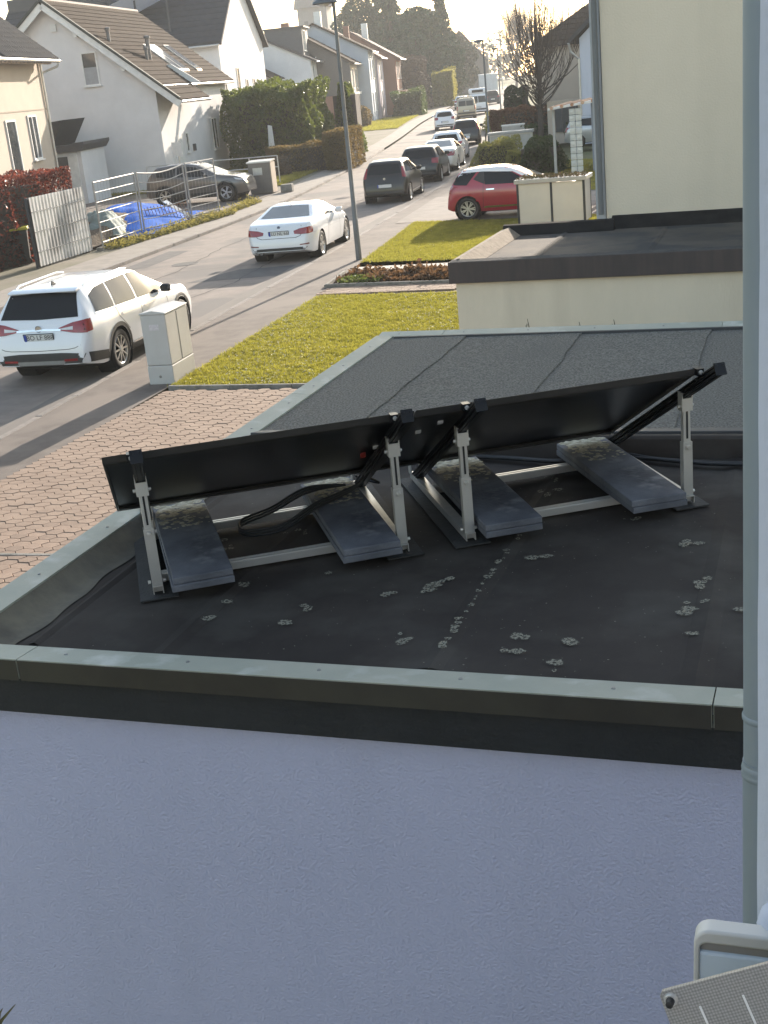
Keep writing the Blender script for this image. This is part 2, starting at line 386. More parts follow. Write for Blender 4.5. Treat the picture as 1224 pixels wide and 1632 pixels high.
# small pale flecks and dry leaves scattered in the grass
P = pts_in(lawn1, 6000, 0.105); P2 = pts_in(lawn2, 300, 0.105); P = np.concatenate([P, P2]); P = P[(np.sin(P[:,0]*2.1+P[:,1]*.7)+NP.uniform(-1.2,1.2,len(P))) > 0]
lv = link('flecks', leaf_mesh('flecks', P, 0.024, flat=1.0, aspect=0.9), pm('pale fleck', (0.8,0.76,0.62), (0.6,0.5,0.33), 3, 0.7)); tag(lv, 'tiny pale flecks and dry leaves scattered over the lawn', 'flecks', kind='stuff')
# path slab, planting bed and brick path between the two lawns
pth = MB(); pth.box(-10.4,-4.2,27.75,28.35,-0.05,0.085)
struct('garden_path', pth, pm('pale path concrete', (0.55,0.48,0.4), (0.42,0.37,0.31), 3, 0.9, bump=.3, bscale=40))
m = MB(); m.add([(-10.1,24.75,0.045),(-4.2,24.4,0.045),(-4.2,25.4,0.045),(-10.15,25.65,0.045)], [(0,1,2,3)]); bp = struct('brick_path', m, M_joint)
bm_ = MB().box(-0.098,0.098,-0.048,0.048,0,0.03).mesh('paving_brick'); bm_.materials.append(M_paver)
for r_ in range(8):
    for c_ in range(15):
        o = bpy.data.objects.new('paving_brick', bm_); COL.objects.link(o); o.parent = bp
        o.location = (-9.98+c_*0.205+(0.1 if r_ % 2 else 0), 24.86+r_*0.104-0.03*c_*0.205/3, 0.044+random.uniform(-.002,.003))
m = MB(); m.add([(-10.25,25.8,0.06),(-4.2,25.5,0.06),(-4.2,27.6,0.06),(-10.4,27.6,0.06)], [(0,1,2,3)]); struct('planting_bed', m, M_soil)
edging([(-10.2,25.72),(-4.2,25.45)], 'bed_edging', 'dark low edging along the brown planting bed', 0.13)
edging([(-10.45,27.68),(-10.2,25.72)], 'bed_edging', 'short edging at the street end of the brown planting bed', 0.12)
M_dead = pm('dead bedding plants', (0.12,0.075,0.045), (0.075,0.045,0.028), 6, 0.9, translucent=(.16,.09,.045))
P = pts_in([(-10.1,26.0),(-4.4,25.7),(-4.4,27.5),(-10.2,27.5)], 6000, 0.08); P[:, 2] += NP.gamma(1.3, 0.05, len(P))*(.5+.5*np.sin(P[:,0]*5)*np.sin(P[:,1]*4))
o = link('withered_bed_plants', leaf_mesh('withered_bed_plants', P, 0.11), M_dead); tag(o, 'brown withered plants filling the narrow bed', 'plants', kind='stuff')
P = pts_in([(-10.0,25.9),(-9.0,25.8),(-9.0,26.4),(-9.9,26.6)], 260, 0.1); P[:, 2] += NP.uniform(0, .09, len(P))
o = link('green_seedlings', leaf_mesh('green_seedlings', P, 0.09), pm('fresh green leaf', (0.08,0.11,0.03), (0.13,0.15,0.045), 6, 0.6, translucent=(.15,.18,.04))); tag(o, 'small green shoots at the street corner of the bed', 'plants', kind='stuff')
# driveway of the red car
m = MB(); m.add([(-12.2,37.1,0.066),(-3.6,36.1,0.066),(-3.6,43.2,0.066),(-13.0,44.5,0.066)], [(0,1,2,3)]); struct('driveway_right', m, pm('driveway paving', (0.24,0.2,0.17), (0.17,0.145,0.125), 2, .9, bump=.5, bscale=50))
# ================================================================ our two flat-roofed garages
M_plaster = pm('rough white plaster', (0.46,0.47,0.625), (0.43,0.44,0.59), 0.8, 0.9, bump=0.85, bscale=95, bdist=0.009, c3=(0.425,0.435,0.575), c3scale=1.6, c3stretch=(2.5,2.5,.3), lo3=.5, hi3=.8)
M_zinc = pm('weathered zinc', (0.38,0.375,0.31), (0.30,0.315,0.262), 2.6, 0.65, metal=0.1, bump=0.15, bscale=20, c3=(0.47,0.47,0.42), c3scale=7, rand=.04, lo3=.56, hi3=.72)
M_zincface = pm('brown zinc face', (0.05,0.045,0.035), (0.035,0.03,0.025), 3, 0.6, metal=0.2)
M_fascia = pm('bitumen fascia', (0.014,0.015,0.018), (0.021,0.022,0.025), 5, 0.75, bump=0.5, bscale=70)
M_epdm = pm('dark roof membrane', (0.036,0.030,0.027), (0.058,0.049,0.043), 1.5, 0.85, spec=.15, bump=0.35, bscale=9, c3=(0.10,0.092,0.08), c3scale=2.4, bdist=0.01, lo3=.48, hi3=.85)
M_epdm_lt = pm('dusty roof membrane', (0.075,0.073,0.06), (0.05,0.047,0.043), 3, 0.75, bump=0.35, bscale=12, bdist=0.01)
M_felt = pm('granulated roofing felt', (0.07,0.064,0.055), (0.185,0.172,0.148), 85, 0.95, bump=1.0, bscale=80, c3=(0.09,0.086,0.078), c3scale=1.1, bdist=0.008, rand=.05, detail=2, lo=.40, hi=.62, lo3=.58, hi3=.9)
M_screw = pm('screw head', (0.25,0.25,0.24), None, 10, 0.4, metal=0.8)
XL, XR = -2.985, 3.2            # left wall line and hidden right end
ga = thing('garage', 'white plastered flat garage with dark membrane roof carrying the solar panels', 'garage', (XL, 3.36, 0))
def gp(mb, name, mat, **k):      # world-coordinate mesh placed under the garage
    for i, v in enumerate(mb.v): mb.v[i] = (v[0]-XL, v[1]-3.36, v[2])
    return mb.build(name, mat, ga, **k)
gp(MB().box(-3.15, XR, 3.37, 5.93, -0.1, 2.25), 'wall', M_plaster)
gp(MB().box(XL-0.015, XR, 3.315, 3.37, 2.255, 2.405), 'fascia_board', M_fascia, bevel=0.004)
gp(MB().box(XL-0.015, XL+0.04, 3.372, 5.93, 2.255, 2.405), 'fascia_board', M_fascia)
# membrane: subdivided sheet with slight waviness, turned up at the edges
mb = MB(); nx, ny = 60, 80; x0, x1, y0, y1 = -2.815, XR, 3.42, 5.95
for j in range(ny+1):
    for i in range(nx+1):
        x = lerp(x0, x1, i/nx); y = lerp(y0, y1, j/ny)
        z = 2.400+0.0012*math.sin(x*3.1+y*2)*math.sin(y*4.3)
        z += 0.06*max(0, 1-(y-y0)/0.10)**1.6
        mb.v.append((x, y, z))
for j in range(ny):
    for i in range(nx): mb.f.append((j*(nx+1)+i, j*(nx+1)+i+1, (j+1)*(nx+1)+i+1, (j+1)*(nx+1)+i)); mb.mi.append(0)
gp(mb, 'roof_membrane', M_epdm, smooth=True)
# welded seams (raised flat laps)
def seam(pts, wd, name='membrane_seam', mat=M_epdm, z=2.404, parent=None):
    m = MB(); A = off_line(pts, -wd/2); B = off_line(pts, wd/2); n = len(pts)
    m.add([(x, y, z-0.004) for x, y in A]+[(x, y, z+0.005) for x, y in pts]+[(x, y, z-0.004) for x, y in B],
          [(i, i+1, n+i+1, n+i) for i in range(n-1)]+[(n+i, n+i+1, 2*n+i+1, 2*n+i) for i in range(n-1)])
    return gp(m, name, mat)
seam([(-1.19,3.55),(-1.175,4.4),(-1.15,5.9)], 0.09); seam([(-0.335,3.5),(-0.34,5.9)], 0.1); seam([(-2.18,3.5),(-2.17,5.9)], 0.09); seam([(0.55,3.5),(0.55,5.9)], 0.09)
seam([(-2.72,3.56),(-2.73,4.3),(-2.735,4.75),(-2.74,5.86)], 0.05)
mb = MB(); n_ = 60
for j in range(n_+1):
    y = lerp(3.41, 5.88, j/n_); wv = 0.012*math.sin(y*7)+0.008*math.sin(y*19)
    for k in range(9):
        x = -2.926+(0.145+wv)*k/8; mb.v.append((x, y, 2.4045+0.07*max(0, 1-(x+2.93)/0.11)**1.6+0.055*max(0, 1-(y-3.41)/0.10)**1.6))
for j in range(n_):
    for k in range(8): mb.f.append((j*9+k, j*9+k+1, (j+1)*9+k+1, (j+1)*9+k)); mb.mi.append(0)
gp(mb, 'edge_membrane', pm('tan dusty membrane', (0.15,0.135,0.10), (0.085,0.078,0.062), 5, .85, bump=.4, bscale=25), smooth=True)
# upstand to the second roof
mb = MB(); mb.prism([(5.87,2.39),(5.885,2.495),(5.90,2.51),(6.06,2.475),(6.06,2.39)], XL+0.06, XR, 'x'); gp(mb, 'roof_upstand', M_epdm, bevel=0.008)
# lichen crusts
def lichen_mat():
    m = bpy.data.materials.new('pale lichen'); m.use_nodes = True; n = m.node_tree.nodes; l = m.node_tree.links; b = n['Principled BSDF']
    b.inputs['Roughness'].default_value = .95; tc = n.new('ShaderNodeTexCoord')
    a = n.new('ShaderNodeAttribute'); a.attribute_name = 'rad'
    nz = n.new('ShaderNodeTexNoise'); nz.inputs['Scale'].default_value = 110; nz.inputs['Detail'].default_value = 5; l.new(tc.outputs['Object'], nz.inputs[0])
    nb = n.new('ShaderNodeTexNoise'); nb.inputs['Scale'].default_value = 190; l.new(tc.outputs['Object'], nb.inputs[0])
    def math_(op, x, y):
        q = n.new('ShaderNodeMath'); q.operation = op
        for k, v in enumerate((x, y)):
            if isinstance(v, (int, float)): q.inputs[k].default_value = v
            else: l.new(v, q.inputs[k])
        return q.outputs[0]
    # a rim that is denser than the middle, broken up by noise
    rim = math_('SUBTRACT', 1.0, math_('MULTIPLY', math_('ABSOLUTE', math_('SUBTRACT', a.outputs['Fac'], 0.55), 0), 0.6))
    v = math_('ADD', math_('MULTIPLY', rim, math_('MINIMUM', math_('MULTIPLY', a.outputs['Fac'], 4.0), 1.0)), math_('MULTIPLY', math_('SUBTRACT', nz.outputs[0], .5), 2.6))
    mr = n.new('ShaderNodeMapRange'); mr.inputs[1].default_value = .55; mr.inputs[2].default_value = .95; mr.inputs[4].default_value = .6; l.new(v, mr.inputs[0])
    rp = n.new('ShaderNodeValToRGB'); rp.color_ramp.elements[0].color = (.17,.155,.115,1); rp.color_ramp.elements[1].color = (.46,.43,.34,1); l.new(nb.outputs[0], rp.inputs[0]); l.new(rp.outputs[0], b.inputs['Base Color'])
    tr = n.new('ShaderNodeBsdfTransparent'); mx = n.new('ShaderNodeMixShader'); l.new(mr.outputs[0], mx.inputs[0]); l.new(tr.outputs[0], mx.inputs[1]); l.new(b.outputs[0], mx.inputs[2]); l.new(mx.outputs[0], n['Material Output'].inputs[0])
    return m
M_lichen = lichen_mat()
lich = MB(); lrad = []
def crust(x, y, r, z=2.4055, ring=True):
    n = 12; r *= 1.5; z += random.uniform(0, .0012); s_ = random.uniform(.8, 1.25)
    lich.add([(x, y, z)]+[(x+r*s_*random.uniform(.8,1.1)*math.cos(2*math.pi*k/n), y+r/s_*random.uniform(.8,1.1)*math.sin(2*math.pi*k/n), z) for k in range(n)], [(0, 1+k, 1+(k+1) % n) for k in range(n)])
    lrad.extend([1.0 if ring else .45]+[0.0]*n)
for (x, y) in ((-1.15,4.77),(-1.17,4.61),(-1.17,4.51),(-1.17,4.38),(-1.18,4.25),(-1.18,4.19),(-1.18,4.02),(-1.19,3.94),(-1.19,3.86),(-1.19,3.73),(-1.19,3.68),(-1.175,4.33),(-1.18,4.1),(-1.185,3.9),(-1.17,4.45),(-1.19,3.77),(-1.18,4.29)):
    for k in range(2): crust(x+random.gauss(0,.006), y+random.gauss(0,.025), random.uniform(.005,.014), 2.411)
for (x, y, r, n) in ((-1.36,4.21,.055,16),(-1.35,4.3,.03,6),(-1.52,4.13,.03,4),(-1.33,3.79,.04,6),(-1.82,4.32,.03,5),(-1.79,3.98,.03,3),(-1.81,3.85,.02,3),(-2.14,4.18,.03,4),(-2.14,4.03,.03,4),(-2.15,3.86,.03,4),(-0.39,4.34,.04,9),(-0.38,4.16,.04,7),(-0.41,4.09,.03,3),(-0.38,3.91,.03,4),(-0.24,4.14,.02,3),(-0.93,3.82,.02,2),(-0.77,3.8,.02,2),(-0.8,3.6,.04,4),(-0.94,3.7,.03,3),(-2.4,4.59,.06,9),(-1.05,4.54,.012,2),(-1.0,4.57,.012,2),(-1.14,5.35,.05,8),(-1.16,5.5,.04,6),(-2.16,4.75,.05,8),(-0.7,5.0,.05,6),(-0.45,4.75,.05,8)):
    for k in range(max(2, int(n*.55))): crust(x+random.gauss(0,r*.6), y+random.gauss(0,r*.6), random.uniform(.008,.024), 2.4085 if abs(x+.37)<.1 else 2.407)
for k in range(900): crust(random.gauss(-.75,.8), random.uniform(3.5,5.5), random.uniform(.0012,.0045), 2.4068, False)
lo = gp(lich, 'lichen', M_lichen); lo['kind'] = 'stuff'
at_ = lo.data.attributes.new('rad', 'FLOAT', 'POINT'); at_.data.foreach_set('value', lrad)
# copings of zinc sheet, piece by piece, with screws
def coping(pts, ends, name='coping', parent=None, gap=0.004, w=0.115, top=2.49, drop=0.072):
    pass
def coping_x(xa, xb, yo, yi, parent, ox, oy, top=2.49, lip=0.075, tilt=0.012):
    m = MB(); m.prism([(yo,top),(yi,top-tilt),(yi,top-tilt-0.03),(yi-0.006*(1 if yi>yo else -1),top-tilt-0.03),(yi-0.006*(1 if yi>yo else -1),top-tilt-0.006),(yo+0.004*(1 if yi>yo else -1),top-0.005),(yo+0.004*(1 if yi>yo else -1),top-lip),(yo,top-lip)], xa, xb, 'x')
    for i, v in enumerate(m.v): m.v[i] = (v[0]-ox, v[1]-oy, v[2])
    c = m.build('coping', M_zinc, parent)
    m = MB(); s_ = 1 if yi > yo else -1
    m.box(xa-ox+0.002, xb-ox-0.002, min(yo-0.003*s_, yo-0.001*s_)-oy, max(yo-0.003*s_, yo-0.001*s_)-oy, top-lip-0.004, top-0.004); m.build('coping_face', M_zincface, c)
    x = xa+0.15
    while x < xb-0.1:
        mm = MB(); mm.lathe([(0.0,0.004),(0.005,0.0035),(0.0075,0.0)], 10, c=(x-ox, (yo*.45+yi*.55)-oy, top-tilt*.55)); mm.build('screw', M_screw, c); x += 0.47
    return c
def coping_y(ya, yb, xo, xi, parent, ox, oy, top=2.49, lip=0.075, tilt=0.012):
    m = MB(); s_ = 1 if xi > xo else -1
    m.prism([(xo,top),(xi,top-tilt),(xi,top-tilt-0.05),(xi-0.006*s_,top-tilt-0.05),(xi-0.006*s_,top-tilt-0.006),(xo+0.004*s_,top-0.005),(xo+0.004*s_,top-lip),(xo,top-lip)], ya, yb, 'y')
    for i, v in enumerate(m.v): m.v[i] = (v[0]-ox, v[1]-oy, v[2])
    c = m.build('coping', M_zinc, parent); y = ya+0.2
    while y < yb-0.1:
        mm = MB(); mm.lathe([(0.0,0.004),(0.005,0.0035),(0.0075,0.0)], 10, c=((xo*.45+xi*.55)-ox, y-oy, top-tilt*.55)); mm.build('screw', M_screw, c); y += 0.55
    return c
for xa, xb in ((-2.92,-2.585),(-2.581,-0.262),(-0.258,1.7),(1.704,XR)): coping_x(xa, xb, 3.27, 3.40, ga, XL, 3.36)
for ya, yb in ((3.27,5.0),(5.004,5.94)): coping_y(ya, yb, -3.04, -2.925, ga, XL, 3.36)

gb = thing('garage', 'flat garage behind the solar panels with grey granulated felt roof', 'garage', (XL, 5.95, 0))
def gq(mb, name, mat, parent=None, **k):
    for i, v in enumerate(mb.v): mb.v[i] = (v[0]-XL, v[1]-5.95, v[2])
    return mb.build(name, mat, parent or gb, **k)
gq(MB().box(XL+0.02, XR, 5.94, 8.62, -0.1, 2.40), 'wall', M_plaster)
gq(MB().box(-2.93, XR, 6.07, 8.58, 2.401, 2.440), 'roof_deck', M_fascia)
# felt sheets lapped over one another with wavy edges
edges = [-2.92, -2.37, -1.53, -0.67, 0.25, 1.2, 2.2, XR]
for k in range(len(edges)-1):
    m = MB(); ys_ = [6.05+i*(8.57-6.05)/26 for i in range(27)]
    wl_ = [edges[k]-0.03+0.0*y for y in ys_]; wr_ = [edges[k+1]+0.006*math.sin(y*5+k)+0.004*math.sin(y*13+2*k)+random.uniform(-.004,.004)+(0.05*(7.3-y)*-.3 if k == 0 else 0) for y in ys_]
    zt = 2.447+0.003*(len(edges)-k)
    vs_ = [(wl_[i], y, zt-0.004) for i, y in enumerate(ys_)]+[(wr_[i], y, zt+0.001+random.uniform(0,.002)) for i, y in enumerate(ys_)]+[(wr_[i]+0.002, y, zt-0.008) for i, y in enumerate(ys_)]
    n = len(ys_)
    m.add(vs_, [(i, n+i, n+i+1, i+1) for i in range(n-1)]+[(n+i, 2*n+i, 2*n+i+1, n+i+1) for i in range(n-1)])
    gq(m, 'felt_sheet', M_felt)
mk = MB(); mk.prism([(6.0,2.44),(6.01,2.500),(6.22,2.457),(6.22,2.44)], XL+0.07, XR, 'x'); gq(mk, 'membrane_flashing', pm('lighter membrane', (0.062,0.06,0.06), (0.045,0.044,0.044), 4, .6, bump=.3, bscale=20), bevel=.004)
for ya, yb in ((5.944,6.9),(6.904,8.56)): coping_y(ya, yb, -3.035, -2.915, gb, XL, 5.95)
# far coping faces away from us; its brown inner face shows
for xa, xb in ((-3.035,-2.55),(-2.546,-0.6),(-0.596,1.6),(1.604,XR)):
    c = coping_x(xa, xb, 8.69, 8.575, gb, XL, 5.95)
gq(MB().box(-2.90, XR, 8.545, 8.565, 2.44, 2.478), 'inner_flashing', pm('dark flashing', (0.06,0.06,0.062), None, 5, .7), None)

# ================================================================ solar installation on the near roof
M_alu = pm('brushed aluminium', (0.60,0.57,0.52), (0.52,0.5,0.46), 3, 0.35, metal=0.45, stretch=(1,8,1), rand=.03)
M_blackalu = pm('black anodised aluminium', (0.016,0.015,0.016), None, 5, 0.38, metal=0.5)
M_frame = pm('panel frame black', (0.085,0.078,0.072), (0.065,0.06,0.056), 4, 0.5, metal=0.2)
M_back = pm('panel black backsheet', (0.009,0.009,0.011), (0.013,0.013,0.015), 3, 0.32)
M_cell = pm('solar cell glass', (0.008,0.01,0.022), None, 3, 0.1, coat=.5)
M_slab = pm('bluish concrete slab', (0.135,0.14,0.16), (0.06,0.063,0.075), 3.5, 0.8, bump=0.6, bscale=60, c3=(0.2,0.2,0.21), c3scale=11, bdist=0.004, rand=.1, lo3=.56, hi3=.75)
M_slabdry = pm('mossy concrete', (0.46,0.43,0.34), (0.22,0.2,0.14), 40, 0.95, bump=1, bscale=80)
M_rubber = pm('black rubber', (0.014,0.014,0.015), None, 6, 0.6)
M_mat = pm('protection mat', (0.05,0.049,0.048), (0.03,0.03,0.03), 6, 0.8, bump=.4, bscale=90)
AO = (-2.45, 4.04, 2.405); AR = R(31.0)
def local(t, mb, name, mat, **k): return mb.build(name, mat, t, **k)
TILT = math.atan(0.522)
def rail_z(e2): return 0.50-(e2)*math.tan(TILT)      # rail centre height above AO
sides = ['first triangular', 'second triangular', 'third triangular', 'fourth triangular']
stands = [0.0, 1.0, 1.286, 2.26]
flabels = ['silver mounting triangle at the left end of the solar panels', 'silver mounting triangle left of the gap between the two solar panels with cables on it',
           'silver mounting triangle just right of the gap between the solar panels', 'silver mounting triangle at the right end of the solar panels']
def channel(mb, p, q, w, h, t=0.004, up=(0,0,1), closed=False):
    """U profile: web + two flanges from p to q"""
    p = Vector(p); q = Vector(q); d = (q-p).normalized(); sd = d.cross(Vector(up)).normalized(); u = sd.cross(d)
    mb.bar(p+u*(h/2-t/2), q+u*(h/2-t/2), w, t, up); mb.bar(p+sd*(w/2-t/2), q+sd*(w/2-t/2), t, h-2*t, up); mb.bar(p-sd*(w/2-t/2), q-sd*(w/2-t/2), t, h-2*t, up)
    if closed: mb.bar(p-u*(h/2-t/2), q-u*(h/2-t/2), w, t, up)
def wpt(x, y, z=0):
    c, s = math.cos(AR), math.sin(AR); return (AO[0]+x*c-y*s, AO[1]+x*s+y*c, AO[2]+z)
for k, sx in enumerate(stands):
    t = thing('mounting_frame', flabels[k], 'mounting frame', wpt(sx, 0), AR, 'frames under the solar panels')
    m = MB(); m.box(-0.075, 0.075, -0.06, 0.96, 0.003, 0.009); local(t, m, 'protection_mat', M_mat)
    m = MB(); channel(m, (0,-0.03,0.03), (0,0.93,0.03), 0.042, 0.036); local(t, m, 'base_rail', M_alu)
    # upright: lower outer tube and upper slotted tube
    m = MB(); m.box(-0.0175,0.0175,-0.014,0.014,0.02,0.27); lw = local(t, m, 'lower_post', M_alu, bevel=.003)
    m = MB(); m.box(-0.0205,0.0205,-0.0185,-0.0155,0.05,0.285); m.box(-0.0205,-0.0178,-0.0155,0.014,0.05,0.285); m.box(0.0178,0.0205,-0.0155,0.014,0.05,0.285); local(t, m, 'post_sleeve', M_alu)
    m = MB(); m.box(-0.0165,0.0165,-0.013,0.013,0.27,0.465); up_ = local(t, m, 'upper_post', M_alu, bevel=.003)
    m = MB(); m.box(-0.004,0.004,-0.0150,-0.0135,0.30,0.45); local(up_, m, 'slot', M_rubber) if False else m.build('slot', M_rubber, up_)
    # open bracket head holding the black rail
    m = MB()
    for sx_ in (-1, 1): m.box(sx_*0.022-0.002, sx_*0.022+0.002, -0.02, 0.02, 0.42, 0.50)
    m.box(-0.0205,0.0205,-0.02,-0.016,0.42,0.475); m.box(-0.0205,0.0205,-0.02,0.02,0.497,0.501); local(t, m, 'bracket', M_alu)
    m = MB(); m.box(-0.018,0.018,-0.0185,-0.0165,0.476,0.496); local(t, m, 'bracket_opening', M_rubber)
    for z, x in ((0.44,1),(0.44,-1),(0.06,1),(0.06,-1)):
        m = MB(); m.lathe([(0,.012),(.007,.011),(.008,0.0)], 8, 'x', (x*0.0235 if x>0 else -0.0355, 0, z)); local(t, m, 'bolt', M_alu)
    m = MB(); m.lathe([(0,-.030),(.008,-.029),(.011,-.0205)], 12, 'y', (0,0,0.265)); local(t, m, 'bolt', M_alu)
    # sloping black rail
    e0, e1 = 0.90, -0.31; a = Vector((0, e0, rail_z(e0)-0.005)); b = Vector((0, e1, rail_z(e1)-0.005))
    m = MB(); m.bar(a, b, 0.016, 0.045)
    for dx in (-0.0145, 0.0145): m.bar(a+Vector((dx,0,0.0)), b+Vector((dx,0,0.0)), 0.012, 0.013)
    for dx in (-0.0145, 0.0145): m.bar(a+Vector((dx,0,0.017)), b+Vector((dx,0,0.017)), 0.012, 0.010); m.bar(a+Vector((dx,0,-0.018)), b+Vector((dx,0,-0.018)), 0.012, 0.008)
    rl = local(t, m, 'slope_rail', M_blackalu, bevel=.0015)
    m = MB(); d = (b-a).normalized(); m.bar(b, b+d*0.006, 0.046, 0.05); m.build('end_cap', M_blackalu, rl)
    # hinge at the back foot
    m = MB()
    for sx_ in (-1, 1): m.box(sx_*0.025-0.002, sx_*0.025+0.002, 0.88, 0.93, 0.045, 0.10)
    m.box(-0.027,0.027,0.88,0.93,0.10,0.104); local(t, m, 'hinge', M_alu)
    # panel clamp near the top end
    e = -0.165; m = MB(); m.box(-0.035,-0.005,e-0.02,e+0.02,rail_z(e)+0.022,rail_z(e)+0.05); local(t, m, 'clamp', M_blackalu)
    m = MB(); m.lathe([(0,-.012),(.008,-.011),(.009,0.0)], 10, 'y', (-0.02,e-0.02,rail_z(e)+0.036)); local(t, m, 'bolt', M_alu)
# panels
def panel(xa, xb, label):
    w = xb-xa; t = thing('solar_panel', label, 'solar panel', wpt(xa, 0.75, rail_z(0.75)+0.026), AR, 'solar panels on the garage roof')
    L = 1.02; ca, sa = math.cos(TILT), math.sin(TILT)
    def T(x, s, n): return (x, -s*ca-n*sa*1.0*(-1)*0 - n*0 + n*sa*(-1), s*sa+n*ca)   # s up the slope, n along the panel normal
    def pbox(m, x0, x1, s0, s1, n0, n1):
        c = [T(x, s, n) for n in (n0, n1) for s in (s0, s1) for x in (x0, x1)]
        m.add(c, [(0,1,3,2),(4,6,7,5),(0,4,5,1),(1,5,7,3),(3,7,6,2),(2,6,4,0)])
    m = MB(); pbox(m, 0.004, w-0.004, 0.004, L-0.004, 0.022, 0.026); t_g = m.build('backsheet', M_back, t)
    m = MB(); pbox(m, 0.004, w-0.004, 0.004, L-0.004, 0.0262, 0.030); m.build('glass_face', M_cell, t)
    fw = 0.034
    for nm, (x0, x1, s0, s1) in (('frame_bar', (0, w, 0, 0.011)), ('frame_bar', (0, w, L-0.011, L)), ('frame_bar', (0, 0.011, 0.0112, L-0.0112)), ('frame_bar', (w-0.011, w, 0.0112, L-0.0112))):
        m = MB(); pbox(m, x0, x1, s0, s1, 0.0, fw); m.build(nm, M_frame, t, bevel=.0015)
    # inner flange of the frame
    m = MB(); pbox(m, 0.011, w-0.011, L-0.04, L-0.0112, 0.0, 0.002); m.build('frame_flange', M_frame, t); m = MB(); pbox(m, 0.011, w-0.011, 0.0112, 0.04, 0.0, 0.002); m.build('frame_flange', M_frame, t)
    # junction box and type label
    m = MB(); pbox(m, w*0.60, w*0.60+0.10, L-0.085, L-0.07, 0.0205, 0.0218); m.build('type_label', pm('grey label', (0.25,0.25,0.25), None, 20, .5), t)
    return t, pbox
pa, pbx = panel(-0.125, 1.062, 'left black solar panel seen from behind on the flat roof')
pb_, _ = panel(1.068, 2.23, 'right black solar panel seen from behind on the flat roof')
# small white cable tags between the panels
M_tag = pm('white plastic tag', (0.75,0.74,0.72), None, 10, .4)
for par, (x, s) in ((pb_, (0.13,0.80)), (pb_, (0.06,0.68)), (pa, (1.10,0.50))):
    m = MB(); pbx(m, x, x+0.022, s, s+0.018, 0.004, 0.020); m.build('cable_tag', M_tag, par)
m = MB(); pbx(m, 1.06, 1.08, 0.40, 0.425, -0.012, 0.015); m.build('red_connector', pm('red plug', (0.35,0.03,0.02), None, 9, .4), pa)
# paving slabs as ballast, two high
slab_x = [(0.04,0.285),(0.72,0.965),(1.325,1.57),(1.965,2.21)]
slbl = ['leftmost ballast slab pair', 'second ballast slab pair from the left', 'third ballast slab pair from the left', 'rightmost ballast slab pair']
for k, (a, b) in enumerate(slab_x):
    for lv_ in range(2):
        z0 = 0.048+lv_*0.029; m = MB(); ins = random.uniform(0, .006)
        m.box(-(b-a)/2+ins, (b-a)/2-ins, -0.475, 0.475, 0, 0.028); o = m.build('paving_slab', M_slab, None, bevel=0.004, seg=2)
        c = wpt((a+b)/2, 0.35+random.uniform(-.008,.008), z0); o.location = c; o.rotation_euler = (0, 0, AR+R([2.0,1.0,-0.5,-1.0][k])+random.uniform(-.01,.01))
        tag(o, ('upper' if lv_ else 'lower')+' grey concrete slab of the '+slbl[k]+' under the solar panels', 'paving slab', 'ballast slabs')
        if lv_:
            mo = MB()
            for q in range(150):
                x = random.uniform(-(b-a)/2+.02, (b-a)/2-.02); y = .46-.34*random.random()**1.7; r = random.uniform(.006,.022)*(1.2 if y>.3 else .7); n = 8
                mo.add([(x+r*random.uniform(.6,1.3)*math.cos(2*math.pi*j/n), y+r*random.uniform(.6,1.3)*math.sin(2*math.pi*j/n), .0284+q*.00001) for j in range(n)], [tuple(range(n))])
            o2 = mo.build('moss_crust', M_slabdry, o); o2['kind'] = 'stuff'
# cross rails
for nm, x0, x1, y, lb in (('l',0.022,0.978,0.13,'front silver cross rail under the left solar panel'),('l',0.022,0.978,0.66,'rear silver cross rail under the left solar panel'),('r',1.308,2.238,0.13,'front silver cross rail under the right solar panel'),('r',1.308,2.238,0.67,'rear silver cross rail under the right solar panel')):
    m = MB(); m.box(x0, x1, -0.02, 0.02, 0.012, 0.044); m.box(x0, x1, -0.0185, -0.006, 0.0442, 0.047); m.box(x0, x1, 0.006, 0.0185, 0.0442, 0.047)
    for i, v in enumerate(m.v): m.v[i] = (v[0]-x0, v[1], v[2])
    o = m.build('cross_rail', M_alu, None, bevel=.0015); o.location = wpt(x0, y, 0); o.rotation_euler = (0,0,AR); tag(o, lb, 'rail', 'cross rails of the solar mount')
# cables
def cable(pts, r, name, label):
    sp = []
    P_ = [Vector(p) for p in pts]
    for i in range(len(P_)-1):
        p0 = P_[max(i-1,0)]; p1 = P_[i]; p2 = P_[i+1]; p3 = P_[min(i+2,len(P_)-1)]
        for k in range(8):
            u = k/8; sp.append(0.5*((2*p1)+(p2-p0)*u+(2*p0-5*p1+4*p2-p3)*u*u+(3*p1-p0-3*p2+p3)*u**3))
    sp.append(P_[-1]); m = MB(); m.tube(sp, r, 8); o = m.build(name, M_rubber, None, smooth=True); return tag(o, label, 'cable')
for k in range(3):
    dz = k*0.012
    cable([wpt(1.02,0.30,0.36+dz),wpt(1.0,0.48,0.24),wpt(0.93,0.55,0.135+dz*.5),wpt(0.72,0.40,0.118+dz),wpt(0.55,0.30,0.08+dz),wpt(0.40,0.38,0.055+dz),wpt(0.40,0.52,0.055+dz),wpt(0.55,0.62,0.06+dz),wpt(0.72,0.64,0.118+dz),wpt(0.9,0.66,0.12)], 0.0055, 'power_cable',
      ['black cable looping lowest over the second slab pair', 'black cable looping in the middle over the second slab pair', 'black cable looping uppermost over the second slab pair'][k])
cable([wpt(0.98,0.62,0.16),wpt(1.05,0.72,0.10),wpt(1.08,0.80,0.06),wpt(1.02,0.86,0.07),wpt(0.98,0.84,0.1)], 0.006, 'power_cable', 'short cable loop at the back foot of the second mounting frame')
